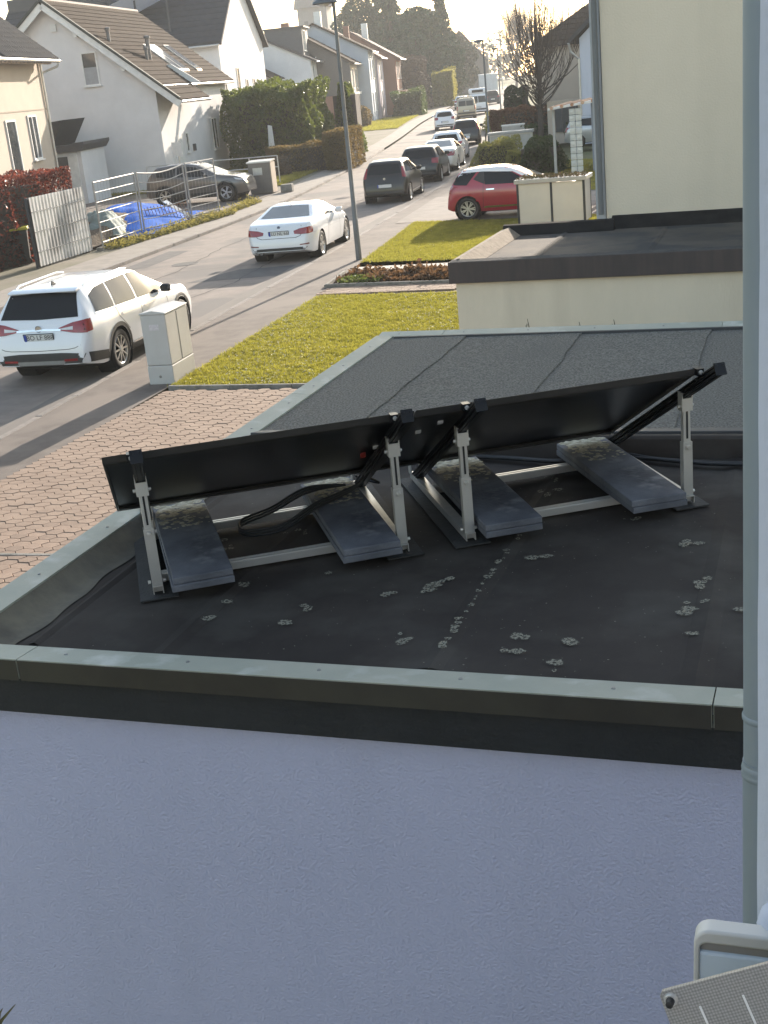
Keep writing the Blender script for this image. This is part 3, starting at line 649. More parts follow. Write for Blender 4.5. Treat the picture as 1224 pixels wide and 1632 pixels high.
for k in range(2):
    cable([(-2.4,5.83,2.42),(-1.9,5.86+k*.02,2.42),(-1.47,5.80+k*.015,2.425),(-1.14,5.74+k*.02,2.425),(-0.9,5.82+k*.02,2.425+k*.01),(-0.73,5.79+k*.016,2.425),(-0.55,5.74+k*.018,2.425),(-0.3,5.71+k*.02,2.425),(0.6,5.72+k*.02,2.42)], 0.009, 'power_cable', ['thick black cable lying along the roof upstand, nearer one', 'thick black cable touching the roof upstand, farther one'][k])

# ================================================================ our own house: wing corner, downpipe, window sill, balcony panel
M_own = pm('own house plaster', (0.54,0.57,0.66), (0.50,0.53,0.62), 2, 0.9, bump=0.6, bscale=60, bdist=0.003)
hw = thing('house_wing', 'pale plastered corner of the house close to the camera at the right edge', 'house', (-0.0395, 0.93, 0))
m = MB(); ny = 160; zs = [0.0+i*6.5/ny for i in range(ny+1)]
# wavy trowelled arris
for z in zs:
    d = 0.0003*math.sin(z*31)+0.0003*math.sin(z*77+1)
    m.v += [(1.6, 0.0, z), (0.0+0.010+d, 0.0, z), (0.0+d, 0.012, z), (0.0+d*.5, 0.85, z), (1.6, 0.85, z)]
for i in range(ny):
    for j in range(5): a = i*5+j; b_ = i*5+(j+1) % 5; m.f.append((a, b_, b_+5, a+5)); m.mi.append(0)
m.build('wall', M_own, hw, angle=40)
m = MB(); m.box(-4.0,9.0,-12.0,-5.5,-.1,6.8); m.build('unseen_main_wall', M_own, hw)  # unseen house body, set back and sized to dim the near garage wall
m = MB(); m.prism([(-12.6,6.6),(-8.8,8.8),(-5.0,6.6),(-5.0,6.8),(-8.8,9.0),(-12.6,6.8)], -4.4, 9.4, 'x'); m.build('unseen_main_roof', pm('own roof tiles', (.09,.06,.05), None, 5, .8), hw)
M_pipe = pm('grey-green downpipe', (0.27,0.31,0.34), (0.245,0.285,0.315), 2, 0.55, metal=0.2)
dp = thing('downpipe', 'grey round rainwater downpipe beside the house corner at the right edge', 'downpipe', (-0.0785, 2.02, 0))
m = MB(); m.tube([(0,0,0.02),(0,0,3.06)], 0.032, 24); m.build('pipe', M_pipe, dp, smooth=True)
m = MB(); m.tube([(0,0,3.02),(0,0,6.0)], 0.0305, 24); m.build('pipe', M_pipe, dp, smooth=True)
m = MB(); m.lathe([(.031,3.025),(.034,3.028),(.0345,3.036),(.033,3.04),(.0345,3.045),(.033,3.052),(.031,3.056)], 24); m.build('pipe_collar', M_pipe, dp, smooth=True)
m = MB(); m.lathe([(.0308,3.14),(.033,3.143),(.033,3.150),(.0308,3.153)], 24); m.build('pipe_collar', M_pipe, dp, smooth=True)
M_sill = pm('powder coated sill', (0.64,0.71,0.78), (0.60,0.67,0.74), 3, 0.4)
M_cap = pm('beige plastic end cap', (0.62,0.60,0.56), (0.58,0.56,0.525), 3, 0.45)
ws = thing('window_sill', 'pale metal window sill end with rounded beige cap at the lower right corner', 'window sill', (-0.086, 0.895, 3.551))
m = MB(); m.box(0.001, 0.30, -0.004, 0.012, -0.16, -0.013); m.build('sill_board', M_sill, ws, bevel=.003)
# cap: rounded bead running along the top and down the side
path = [(0.30,0.0,0.006)]+[(0.012-0.012*math.sin(t)+0.0, 0.0, -0.008+0.012*math.cos(t)) for t in [i*math.pi/2/6 for i in range(7)]]+[(0.0,0.0,-0.10)]
arc = [i*math.pi/2/8 for i in range(9)]
outer = [(0.30,0.0095)]+[(0.012-0.014*math.sin(t_), -0.0045+0.014*math.cos(t_)) for t_ in arc]+[(-0.005,-0.13)]
inner = [(0.30,-0.0035)]+[(0.010-0.0075*math.sin(t_), -0.011+0.0075*math.cos(t_)) for t_ in arc]+[(0.0005,-0.13)]
m = MB(); n_ = len(outer)
for y_ in (-0.006, 0.012): m.v += [(a_, y_, b_) for a_, b_ in outer]+[(a_, y_, b_) for a_, b_ in inner]
for i in range(n_-1): m.f += [(i,i+1,n_+i+1,n_+i), (2*n_+i,3*n_+i,3*n_+i+1,2*n_+i+1), (i,2*n_+i,2*n_+i+1,i+1), (n_+i,n_+i+1,3*n_+i+1,3*n_+i)]; m.mi += [0]*4
m.build('end_cap', M_cap, ws, bevel=.0025, seg=3, angle=40)
m = MB(); m.box(0.003, 0.30, -0.002, 0.012, -0.0125, -0.0038); m.build('cap_lip', pm('shaded cap plastic', (.30,.28,.26), None, 3, .5), ws)  # shadow under the cap edge, put into a darker plastic colour
m = MB(); m.lathe([(0.0,0.022),(0.010,0.020),(0.018,0.012),(0.021,0.0)], 16, c=(0.068,0.02,0.004)); m.build('plaster_lump', M_own, ws, smooth=True)
def pv_mat():
    m = bpy.data.materials.new('woven solar glass'); m.use_nodes = True; n = m.node_tree.nodes; l = m.node_tree.links; b = n['Principled BSDF']
    tc = n.new('ShaderNodeTexCoord'); v = n.new('ShaderNodeTexVoronoi'); v.inputs['Scale'].default_value = 420; v.inputs['Randomness'].default_value = 0.15
    l.new(tc.outputs['Object'], v.inputs[0]); rp = n.new('ShaderNodeValToRGB'); rp.color_ramp.elements[0].color = (0.36,0.345,0.32,1); rp.color_ramp.elements[1].color = (0.14,0.13,0.125,1)
    rp.color_ramp.elements[0].position = 0.15; rp.color_ramp.elements[1].position = 0.75
    l.new(v.outputs['Distance'], rp.inputs[0]); l.new(rp.outputs[0], b.inputs['Base Color']); b.inputs['Roughness'].default_value = 0.35; return m
bp2 = thing('balcony_solar_module', 'grey textured solar module hanging below the window at the lower right corner', 'solar module', (-0.1055, 0.792, 3.574))
ex = Vector((0.079, 0.007, 0.034)).normalized(); ey = Vector((-0.03, -0.22, -0.97)); ey = (ey-ex*ey.dot(ex)).normalized(); ez = ex.cross(ey)
bp2.matrix_world = Matrix.Translation((-0.1055, 0.792, 3.574)) @ Matrix((ex, ey, ez)).transposed().to_4x4()
sg = 1 if ez.y < 0 else -1
m = MB(); m.prism([(0,0.003),(0.003,0),(0.5,0),(0.5,0.5),(-0.03,0.5)], -0.004*sg, 0.0, 'z'); m.build('module_sheet', pv_mat(), bp2)
for x in (0.026, 0.060, 0.094, 0.128):
    m = MB(); m.box(x-0.0008, x+0.0008, 0.018 if x > .05 else 0.016, 0.49, 0.0, 0.0006*sg) if sg > 0 else m.box(x-0.0008, x+0.0008, 0.018, 0.49, -0.0006, 0.0); m.build('busbar', M_tag, bp2)
m = MB(); m.lathe([(0.0,0.003*sg),(0.0045,0.003*sg),(0.0055,0.0)], 14, c=(0.007,0.0075,0)); m.build('grommet', M_alu, bp2, smooth=True)
m = MB(); m.lathe([(0.0,0.010*sg),(0.0028,0.0095*sg),(0.0034,0.003*sg)], 12, c=(0.007,0.0075,0)); m.build('bolt', M_rubber, bp2, smooth=True)

# ================================================================ neighbour's garage and the tall beige building beside it
M_cream = pm('cream plaster', (0.72,0.625,0.485), (0.66,0.575,0.445), 1.2, 0.9, bump=0.5, bscale=60, stretch=(1,1,.25), c3=(0.58,0.50,0.385), c3scale=1.3, c3stretch=(2.2,2.2,.25), lo3=.52, hi3=.85)
M_brownf = pm('brown fibre cement fascia', (0.085,0.065,0.058), (0.065,0.052,0.048), 3, 0.75, stretch=(4,4,.6))
M_oldfelt = pm('weathered felt', (0.10,0.082,0.068), (0.06,0.05,0.043), 1.4, 0.95, bump=0.6, bscale=70, c3=(0.045,0.042,0.042), c3scale=1.8, bdist=.006)
ng = thing('garage', 'cream neighbouring garage with brown fascia and weathered flat roof', 'garage', (-3.7, 12.98, 0))
def gn(mb, name, mat, parent=None, **k):
    for i, v in enumerate(mb.v): mb.v[i] = (v[0]+3.7, v[1]-12.98, v[2])
    return mb.build(name, mat, parent or ng, **k)
gn(MB().box(-3.66, 3.0, 13.01, 15.9, -0.1, 2.12), 'wall', M_cream)
gn(MB().box(-3.72, 3.0, 12.95, 13.01, 2.12, 2.345), 'fascia_board', M_brownf, bevel=.006)
gn(MB().box(-3.72, -3.66, 13.012, 15.55, 2.12, 2.345), 'fascia_board', M_brownf, bevel=.006)
gn(MB().box(-3.64, 3.0, 13.03, 15.6, 2.2, 2.27), 'roof_felt', M_oldfelt)
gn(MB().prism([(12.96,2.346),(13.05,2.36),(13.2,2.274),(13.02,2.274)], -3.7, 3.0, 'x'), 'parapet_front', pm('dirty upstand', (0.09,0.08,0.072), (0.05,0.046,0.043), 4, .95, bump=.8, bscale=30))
gn(MB().prism([(-3.71,2.346),(-3.62,2.37),(-3.47,2.274),(-3.66,2.274)], 13.06, 15.5, 'y'), 'parapet_side', pm('sunlit gravelled upstand', (0.3,0.24,0.18), (0.2,0.155,0.115), 12, .95, bump=1, bscale=40))  # side parapet paler than the front one: sunlight put into its colour
gn(MB().prism([(15.42,2.274),(15.50,2.39),(15.56,2.40),(15.56,2.2)], -3.7, -2.33, 'x'), 'parapet_back', pm('old bitumen', (.024,.020,.018), (.04,.034,.03), 4, .9, spec=.2))
gn(MB().prism([(15.55,2.271),(15.80,2.385),(15.845,2.40),(15.845,2.2),(15.55,2.2)], -2.40, 3.0, 'x'), 'wall_upstand', MATS['old bitumen'])
for x in (-2.9, -1.7, -0.4, 0.9):
    m = MB(); m.add([(x-.04,13.25,2.2735),(x+.05,13.25,2.2735),(x+.02,15.45,2.2735),(x-.05,15.45,2.2735),(x,13.25,2.282),(x-.01,15.45,2.282)], [(0,4,5,3),(4,1,2,5)]); gn(m, 'felt_seam', M_oldfelt)
# weeds growing along our far coping
M_weed = pm('dry stalk', (0.12,0.1,0.06), None, 5, .9)
for x, h in ((-1.98,.05),(-1.6,.015),(-1.35,.025)):
    m = MB(); m.tube([(x,9.0,0),(x+.01,9.0,2.3),(x-.02,9.0,2.40+h*.5),(x-.03,9.0,2.44+h)], [.006,.005,.004,.002], 5)
    for q in range(3): z = 2.40+h*(.4+.2*q); m.tube([(x-.04,9.0,z),(x-.04+random.uniform(-.02,.02),9.0+random.uniform(-.03,.03),z+.02)], [.003,.001], 4)
    tag(m.build('weed_stalk', M_weed), 'dry weed stalk rising behind the far roof edge, '+{-1.98:'leftmost and tallest',-1.6:'the middle one',-1.35:'rightmost'}[x], 'weed')

bb = thing('apartment_building', 'tall plain cream building wall rising behind the neighbouring garage', 'building', (-2.47, 15.85, 0))
M_cream2 = pm('cream render', (0.74,0.635,0.495), (0.70,0.60,0.465), 1.0, 0.9, bump=0.5, bscale=45, c3=(0.64,0.55,0.425), c3scale=.9, c3stretch=(1.6,1.6,.2), lo3=.52, hi3=.85)
m = MB(); m.box(0.0, 9.0, 0.0, 11.0, -0.1, 9.4); m.build('wall', M_cream2, bb)
m = MB(); m.prism([(-0.4,9.35),(5.5,12.4),(11.4,9.35),(11.4,9.55),(5.5,12.62),(-0.4,9.55)], -0.3, 9.3, 'x'); m.build('roof', pm('dark tiles', (0.08,0.065,0.06), None, 6, .8), bb)
m = MB(); m.tube([(-0.06,-0.05,2.42),(-0.06,-0.05,9.3)], 0.034, 14); m.build('downpipe', pm('dark downpipe', (0.17,0.17,0.17), None, 4, .5), bb, smooth=True)
m = MB(); m.box(-0.13,-0.012,0.03,0.25,2.3,9.3); m.build('corner_board', pm('pale corner trim', (0.5,0.51,0.52), None, 3, .7), bb)
# ================================================================ cars
M_glass = pm('car glass', (0.012,0.014,0.016), None, 3, 0.06, spec=0.28)
M_glassp = pm('car glass lighter', (0.10,0.11,0.115), None, 3, 0.06, spec=0.8)
M_tyre = pm('tyre rubber', (0.014,0.014,0.014), (0.022,0.021,0.02), 20, 0.8)
M_rim = pm('alloy rim', (0.55,0.54,0.52), None, 8, 0.28, metal=0.85)
M_well = pm('wheel well', (0.008,0.008,0.008), None, 5, 0.95)
M_trim = pm('black plastic trim', (0.02,0.02,0.021), (0.03,0.03,0.03), 15, 0.55)
M_chrome = pm('chrome', (0.75,0.75,0.74), None, 4, 0.12, metal=1.0)
M_red = pm('tail light red', (0.32,0.012,0.015), (0.2,0.01,0.012), 20, 0.12, coat=.8)
M_clear = pm('lamp clear', (0.65,0.63,0.62), None, 10, 0.12, coat=.8)
M_plate = pm('number plate white', (0.72,0.72,0.70), None, 20, 0.4)
M_eu = pm('number plate blue', (0.02,0.06,0.35), None, 20, 0.4)
M_ink = pm('number plate ink', (0.012,0.012,0.012), None, 20, 0.5)
M_seam = pm('panel gap', (0.03,0.03,0.03), None, 10, 0.8)
def paint(name, c, flake=0.0): return pm(name, c, tuple(x*.93 for x in c), 1.2, 0.3, metal=flake, coat=1.0, lo=.2, hi=.8)
P_white = paint('white paint', (0.78,0.79,0.82)); P_black = pm('black paint', (0.010,0.008,0.008), None, 1.2, .3, coat=.5, spec=.3); P_red = paint('dark red paint', (0.33,0.012,0.03))
P_grey = paint('grey brown metallic paint', (0.115,0.105,0.098), .45); P_cream = paint('cream white paint', (0.68,0.64,0.56)); P_dark = pm('anthracite paint', (0.018,0.019,0.022), None, 1.2, .3, coat=.5, spec=.3); P_silver = paint('silver paint', (0.45,0.45,0.45), .5)
P_gold = paint('champagne paint', (0.3,0.26,0.2), .4)

def pl(pts, y):
    xs = [p[0] for p in pts]; zs = [p[1] for p in pts]; return np.interp(y, xs, zs)
def gs(arr, step, sig):
    if sig <= 0: return arr
    k = int(3*sig/step)+1; t = np.arange(-k, k+1)*step; w = np.exp(-t*t/(2*sig*sig)); w /= w.sum()
    return np.convolve(np.pad(arr, k, mode='edge'), w, mode='valid')
def car(name, label, loc, az, spec, paint_m, detail=2, group=None, roof_m=None):
    """spec: top, belt, plan, bot profiles along y (rear axle at 0), wheelbase wb, wheel radius wr. detail 2 near .. 0 far"""
    t = thing(name, label, spec.get('cat', 'car'), loc, R(-az), group)
    y0, y1 = spec['top'][0][0], spec['top'][-1][0]
    st = 0.02; Y = np.arange(y0, y1+st/2, st)
    T = gs(pl(spec['top'], Y), st, spec.get('sig', 0.045)); B = gs(pl(spec['belt'], Y), st, 0.08); W = gs(pl(spec['plan'], Y), st, 0.05); O = gs(pl(spec['bot'], Y), st, 0.05)
    T[0] = spec['top'][0][1]; T[-1] = spec['top'][-1][1]
    # stations: dense where the top profile is steep
    idx = [0]; acc = 0
    tgt = {2: 0.05, 1: 0.075, 0: 0.12}[detail]
    for i in range(1, len(Y)):
        acc += math.hypot(st, T[i]-T[i-1])
        if acc >= tgt: idx.append(i); acc = 0
    if idx[-1] != len(Y)-1: idx.append(len(Y)-1)
    tum = spec.get('tumble', 0.25)
    def half(i):
        tt, b, w, o = T[i], min(B[i], T[i]-0.03), W[i], O[i]
        o = min(o, tt-0.1); b = max(b, o+0.06); g_ = min(1, max(0, (tt-b)/0.42)); wr = w*(1-0.06-tum*g_*.9); h = tt-b
        return [(0,o),(w*.84,o),(w*.95,o+.035),(w*.985,lerp(o,b,.3)),(w,lerp(o,b,.6)),(w*.992,lerp(o,b,.82)),(w*.955,b),(lerp(w*.955,wr,.5)+.012*g_,b+h*.42),(wr,b+h*.80),(wr-.07*min(1,h/.2),b+h*.95),(wr*.55,b+h*.995),(0,tt)]
    def cr(P, sub):
        out = []
        for i in range(len(P)-1):
            p0 = P[max(i-1,0)]; p1 = P[i]; p2 = P[i+1]; p3 = P[min(i+2,len(P)-1)]
            for k in range(sub):
                u = k/sub; out.append(tuple(0.5*((2*p1[a])+(p2[a]-p0[a])*u+(2*p0[a]-5*p1[a]+4*p2[a]-p3[a])*u*u+(3*p1[a]-p0[a]-3*p2[a]+p3[a])*u**3) for a in (0,1)))
        out.append(P[-1]); return out
    sub = {2: 3, 1: 2, 0: 1}[detail]
    rings = []
    for i in idx:
        H = cr(half(i), sub); ring = [(max(0,x), Y[i], z) for x, z in H]
        ring += [(-x, y, z) for x, y, z in reversed(ring[1:-1])]; rings.append(ring)
    n = len(rings[0]); V = np.array([p for r in rings for p in r]); F = []
    for i in range(len(rings)-1):
        for k in range(n): F.append((i*n+k, i*n+(k+1) % n, (i+1)*n+(k+1) % n, (i+1)*n+k))
    F.append(tuple(reversed(range(n)))); F.append(tuple((len(rings)-1)*n+k for k in range(n)))
    wb, wr = spec['wb'], spec['wr']; RA = wr+0.055; wmax = max(W)
    for cy in (0, wb):
        d = np.hypot(V[:,1]-cy, V[:,2]-wr); side = np.abs(V[:,0]) > 0.6*wmax
        k = side & (np.abs(d-RA) < 0.045) & (d > 1e-3)
        V[k,1] = cy+(V[k,1]-cy)/d[k]*RA; V[k,2] = wr+(V[k,2]-wr)/d[k]*RA
    F2 = []
    for f in F:
        c = V[list(f)].mean(0); cut = False
        if len(f) == 4:
            for cy in (0, wb):
                if math.hypot(c[1]-cy, c[2]-wr) < RA*0.985 and abs(c[0]) > 0.55*wmax: cut = True
        if not cut: F2.append(f)
    me = bpy.data.meshes.new('body'); me.from_pydata([tuple(v) for v in V], [], F2)
    bm = bmesh.new(); bm.from_mesh(me); bmesh.ops.recalc_face_normals(bm, faces=bm.faces)
    bvh = BVHTree.FromBMesh(bm); bm.to_mesh(me); bm.free(); me.shade_smooth(); me.set_sharp_from_angle(angle=R(38))
    body = link('body', me, paint_m, t)
    def hit(ax, a, b):
        if ax == 'rear': o, d = Vector((a, y0-2, b)), Vector((0,1,0))
        elif ax == 'front': o, d = Vector((a, y1+2, b)), Vector((0,-1,0))
        elif ax == 'right': o, d = Vector((3, a, b)), Vector((-1,0,0))
        elif ax == 'left': o, d = Vector((-3, a, b)), Vector((1,0,0))
        else: o, d = Vector((a, b, 5)), Vector((0,0,-1))
        r = bvh.ray_cast(o, d)
        if r[0] is None:
            q = {'rear': Vector((a, y0, b)), 'front': Vector((a, y1, b)), 'right': Vector((wmax, a, b)), 'left': Vector((-wmax, a, b)), 'top': Vector((a, b, 1.5))}[ax]
            r = bvh.find_nearest(q)
        p, nn = r[0], r[1]
        if nn.dot(d) > 0: nn = -nn
        return p, nn
    def rs_line(pts, m):
        L = [0]
        for a, b in zip(pts[:-1], pts[1:]): L.append(L[-1]+math.hypot(b[0]-a[0], b[1]-a[1]))
        s = np.linspace(0, L[-1], m); return list(zip(np.interp(s, L, [p[0] for p in pts]), np.interp(s, L, [p[1] for p in pts])))
    def patch_(pname, ax, top, bot, mat, off=0.006, parent=None, nu=None, nv=None, mirror=None):
        nu = nu or (12 if detail == 2 else 7); nv = nv or (6 if detail == 2 else 3)
        if ax == 'sides':
            out = []
            for s_ in ('right', 'left'): out.append(patch_(pname, s_, top, bot, mat, off, parent, nu, nv))
            return out
        A = rs_line(top, nu); Bq = rs_line(bot, nu); m = MB(); vs_ = []
        for j in range(nv):
            for i in range(nu):
                a = lerp(A[i][0], Bq[i][0], j/(nv-1)); b = lerp(A[i][1], Bq[i][1], j/(nv-1))
                p, nn = hit(ax, a, b); vs_.append(p+nn*off)
        m.add(vs_, [(j*nu+i, j*nu+i+1, (j+1)*nu+i+1, (j+1)*nu+i) for j in range(nv-1) for i in range(nu-1)])
        return m.build(pname, mat, parent or t, smooth=True)
    def line_(ax, pts, wd=0.012, mat=None, off=0.003, pname='gap_and_crease_line', parent=None):
        if ax == 'sides': return [line_(s_, pts, wd, mat, off, pname, parent) for s_ in ('right', 'left')]
        Q = rs_line(pts, 14); A = off_line(Q, wd/2); Bq = off_line(Q, -wd/2)
        return patch_(pname, ax, A, Bq, mat or M_seam, off, parent or body, 14, 2)
    # wheel wells and wheels
    for cy in (0, wb):
        wl_ = float(np.interp(cy, Y, W))
        for s_ in (1, -1):
            m = MB(); m.lathe([(RA+.012, s_*(wl_-.015)),(RA+.012, s_*(wl_-.34)),(0.02, s_*(wl_-.34))], 28 if detail == 2 else 16, 'x', (0,cy,wr)); m.build('wheel_well', M_well, body)
            wt = tyre_mesh(wr, detail, spec.get('spokes', 5)); xo = wl_-.012
            w_ = link('wheel', wt[0], M_tyre, t); w_.location = (s_*xo, cy, wr); w_.rotation_euler = (0, 0, 0 if s_ > 0 else math.pi)
            r_ = link('rim', wt[1], spec.get('rim_mat', M_rim), w_)
            if detail == 2: r2 = link('rim_back', wt[2], M_well, w_)
    ug = MB(); ug.box(-wmax*.8, wmax*.8, y0+.45, y1-.4, 0.20, 0.34); ug.build('underbody', M_well, t)
    return t, body, patch_, line_, hit
TY = {}
def tyre_mesh(r, detail, spokes):
    k = (round(r, 3), detail, spokes)
    if k in TY: return TY[k]
    n = {2: 36, 1: 24, 0: 14}[detail]; w = 0.21; rr = r*0.70
    m = MB(); m.lathe([(rr,-w),(r*.93,-w),(r,-w+.03),(r,-.03),(r*.965,-.008),(r*.9,0.0),(rr*1.04,-.004),(rr,-.012)], n, 'x'); a = m.mesh('tyre', True); a.materials.append(M_tyre)
    m = MB(); m.lathe([(rr*1.0,-.012),(rr*.985,-.006),(rr*.93,-.018),(rr*.90,-.05)], n, 'x'); m.lathe([(0.0,-.004),(rr*.2,-.006),(rr*.24,-.03)], 14, 'x')
    for q in range(spokes):
        an = 2*math.pi*q/spokes
        for dd in ((-.14, .14) if spokes <= 7 else (0,)):
            u = Vector((0, math.cos(an), math.sin(an))); u2 = Vector((0, math.cos(an+dd), math.sin(an+dd)))
            m.bar(Vector((-.026,0,0))+u*rr*.15, Vector((-.022,0,0))+u2*rr*.96, rr*.14 if spokes <= 7 else rr*.12, .022, (1,0,0))
    b = m.mesh('rim', False); b.materials.append(M_rim)
    m = MB(); m.lathe([(0.0,-.085),(rr*.97,-.085)], n, 'x'); c = m.mesh('rim_back'); c.materials.append(M_well)
    TY[k] = (a, b, c); return TY[k]
def mirrors(t, y, z, x, mat, detail=2):
    for s_ in (1, -1):
        m = MB(); m.box(-.10,.10,-.045,.05,-.07,.07); o = m.build('mirror', mat, t, bevel=.04, seg=3, smooth=True); o.location = (s_*(x+.07), y, z)
def plate(t, p, tilt, text, w=0.52, h=0.11, eu=True):
    """number plate facing rearwards at local point p"""
    m = MB(); m.box(-w/2-.012, w/2+.012, .0, .012, -h/2-.012, h/2+.012); f = m.build('plate_holder', M_trim, t); f.location = p; f.rotation_euler = (tilt, 0, 0)
    m = MB(); m.box(-w/2, w/2, -.004, -.001, -h/2, h/2); m.build('number_plate', M_plate, f)
    if eu: m = MB(); m.box(-w/2, -w/2+.045, -.0055, -.0042, -h/2, h/2); m.build('plate_band', M_eu, f)
    if text: text_mesh('plate_text', text, h*1.02, M_ink, f, (.025,-.0052,0), (R(90),0,0))

# ---- the white estate car in front
opel = dict(wb=2.74, wr=0.345, spokes=10, sig=0.04, tumble=0.23,
  top=[(-1.10,0.50),(-1.085,0.60),(-1.06,0.72),(-1.03,0.93),(-0.98,1.02),(-0.66,1.47),(-0.60,1.50),(-0.2,1.535),(0.6,1.55),(1.2,1.53),(1.5,1.49),(2.42,1.03),(2.6,1.0),(3.1,0.94),(3.55,0.80),(3.70,0.66),(3.74,0.42)],
  belt=[(-1.10,0.80),(-0.9,1.03),(0,1.02),(1.5,0.97),(2.4,0.92),(3.2,0.83),(3.74,0.6)],
  plan=[(-1.10,0.72),(-1.06,0.82),(-0.95,0.885),(-0.5,0.925),(0,0.932),(2.7,0.93),(3.2,0.90),(3.5,0.82),(3.68,0.66),(3.74,0.5)],
  bot=[(-1.10,0.36),(-0.9,0.30),(-0.6,0.24),(3.3,0.22),(3.74,0.26)])
t, body, pt, ln, hit = car('estate_car', 'white estate car with black wheel-arch cladding, nearest in the street', (-12.08,18.45,0.0), -4.7, opel, P_white, 2)
pt('rear_window', 'rear', [(-.60,1.44),(0,1.46),(.60,1.44)], [(-.70,1.09),(0,1.07),(.70,1.09)], M_glass, .006)
sp = MB(); sp.prism([(-.735,1.475),(-.66,1.455),(-.50,1.50),(-.50,1.525),(-.70,1.50)], -.62, .62, 'x'); sp.build('roof_spoiler', P_white, t, bevel=.012, seg=3, smooth=True)
pt('side_window', 'sides', [(-.50,1.36),(-.20,1.44),(0.18,1.46)], [(-.60,1.10),(-.2,1.08),(0.06,1.07)], M_glass)
pt('side_window', 'sides', [(0.23,1.46),(1.0,1.465)], [(0.12,1.07),(0.93,1.04)], M_glass)
pt('side_window', 'sides', [(1.07,1.465),(1.40,1.45),(1.62,1.38)], [(1.0,1.04),(1.9,1.0),(2.16,1.02)], M_glass)
pt('windshield', 'front', [(-.58,1.44),(0,1.47),(.58,1.44)], [(-.72,1.09),(0,1.09),(.72,1.09)], M_glass)
ln('sides', [(-.62,1.085),(0.9,1.03),(2.2,.985)], .014, M_chrome, .008, 'window_trim', t)
for s_ in (1, -1):
    l1 = pt('tail_light', 'rear', [(s_*.36,.935),(s_*.6,1.01),(s_*.83,1.045)], [(s_*.38,.895),(s_*.6,.855),(s_*.85,.84)], M_red, .010)
    ax = 'right' if s_ > 0 else 'left'
    pt('tail_light_wrap', ax, [(-1.00,1.03),(-.82,1.045)], [(-1.02,.845),(-.86,.86)], M_red, .010, l1)
    pt('tail_light_clear', 'rear', [(s_*.40,.925),(s_*.62,.955)], [(s_*.42,.905),(s_*.62,.90)], M_clear, .014, l1)
    pt('reflector', 'rear', [(s_*.42,.44),(s_*.66,.45)], [(s_*.42,.405),(s_*.66,.41)], M_red, .016)
ln('rear', [(-.40,.905),(0,.915),(.40,.905)], .035, M_chrome, .012, 'chrome_bar', t)
pt('bumper_cladding', 'rear', [(-.80,.52),(-.4,.545),(.4,.545),(.80,.52)], [(-.72,.37),(-.4,.365),(.4,.365),(.72,.37)], M_trim, .009)
pt('skid_plate', 'rear', [(-.45,.42),(.45,.42)], [(-.40,.355),(.40,.355)], pm('satin skid', (0.28,0.28,0.28), None, 8, .4, metal=.5), .013)
for cy in (0, 2.74):
    A = [(cy+.40*math.cos(a_), .345+.40*math.sin(a_)) for a_ in np.linspace(-.35, math.pi+.35, 15)]; Bq = [(cy+.47*math.cos(a_), .345+.47*math.sin(a_)) for a_ in np.linspace(-.32, math.pi+.32, 15)]
    pt('arch_cladding', 'sides', A, Bq, M_trim, .010, None, 20, 3)
pt('sill_cladding', 'sides', [(.44,.36),(2.30,.35)], [(.44,.24),(2.30,.24)], M_trim, .010)
pt('sill_trim', 'sides', [(.50,.375),(2.26,.365)], [(.50,.345),(2.26,.335)], M_chrome, .014)
pt('side_cladding', 'sides', [(-1.02,.53),(-.47,.45)], [(-.98,.36),(-.45,.30)], M_trim, .009)
ln('sides', [(1.02,1.03),(.98,.40)]); ln('sides', [(0.08,1.06),(0.10,.9),(.42,.62)]); ln('sides', [(2.15,1.0),(2.12,.40)]); ln('rear', [(-.74,.66),(-.6,.60),(0,.585),(.6,.60),(.74,.66)], .010)
pt('door_handle', 'sides', [(.22,.93),(.44,.93)], [(.22,.89),(.44,.89)], P_white, .022, None, 4, 3); pt('door_handle', 'sides', [(1.12,.90),(1.34,.90)], [(1.12,.86),(1.34,.86)], P_white, .022, None, 4, 3)
mirrors(t, 1.98, 1.04, .92, M_trim)
p, nn = hit('rear', 0, .80); plate(t, (p.x, p.y-.016, .80), 0.12, 'BO LF 888')
p, nn = hit('rear', 0, .93); m = MB(); m.lathe([(.045,-.012),(.055,-.02),(.055,-.004)], 20, 'y', (0,p.y,.935)); m.lathe([(0,-.014),(.045,-.012)], 20, 'y', (0,p.y,.935)); m.bar((-.05,p.y-.017,.928),(.05,p.y-.017,.942),.01,.012); m.build('round_badge', M_chrome, t)
m = MB(); m.prism([(-.35,1.53),(-.18,1.535),(-.30,1.60)], -.012, .012, 'x'); m.build('antenna_fin', M_trim, t, bevel=.004)
for s_ in (1, -1):
    m = MB(); m.tube([(s_*.60,-.45,1.515),(s_*.62,-.3,1.55),(s_*.62,1.0,1.56),(s_*.60,1.25,1.53)], .016, 8); m.build('roof_rail', M_chrome, t, smooth=True)

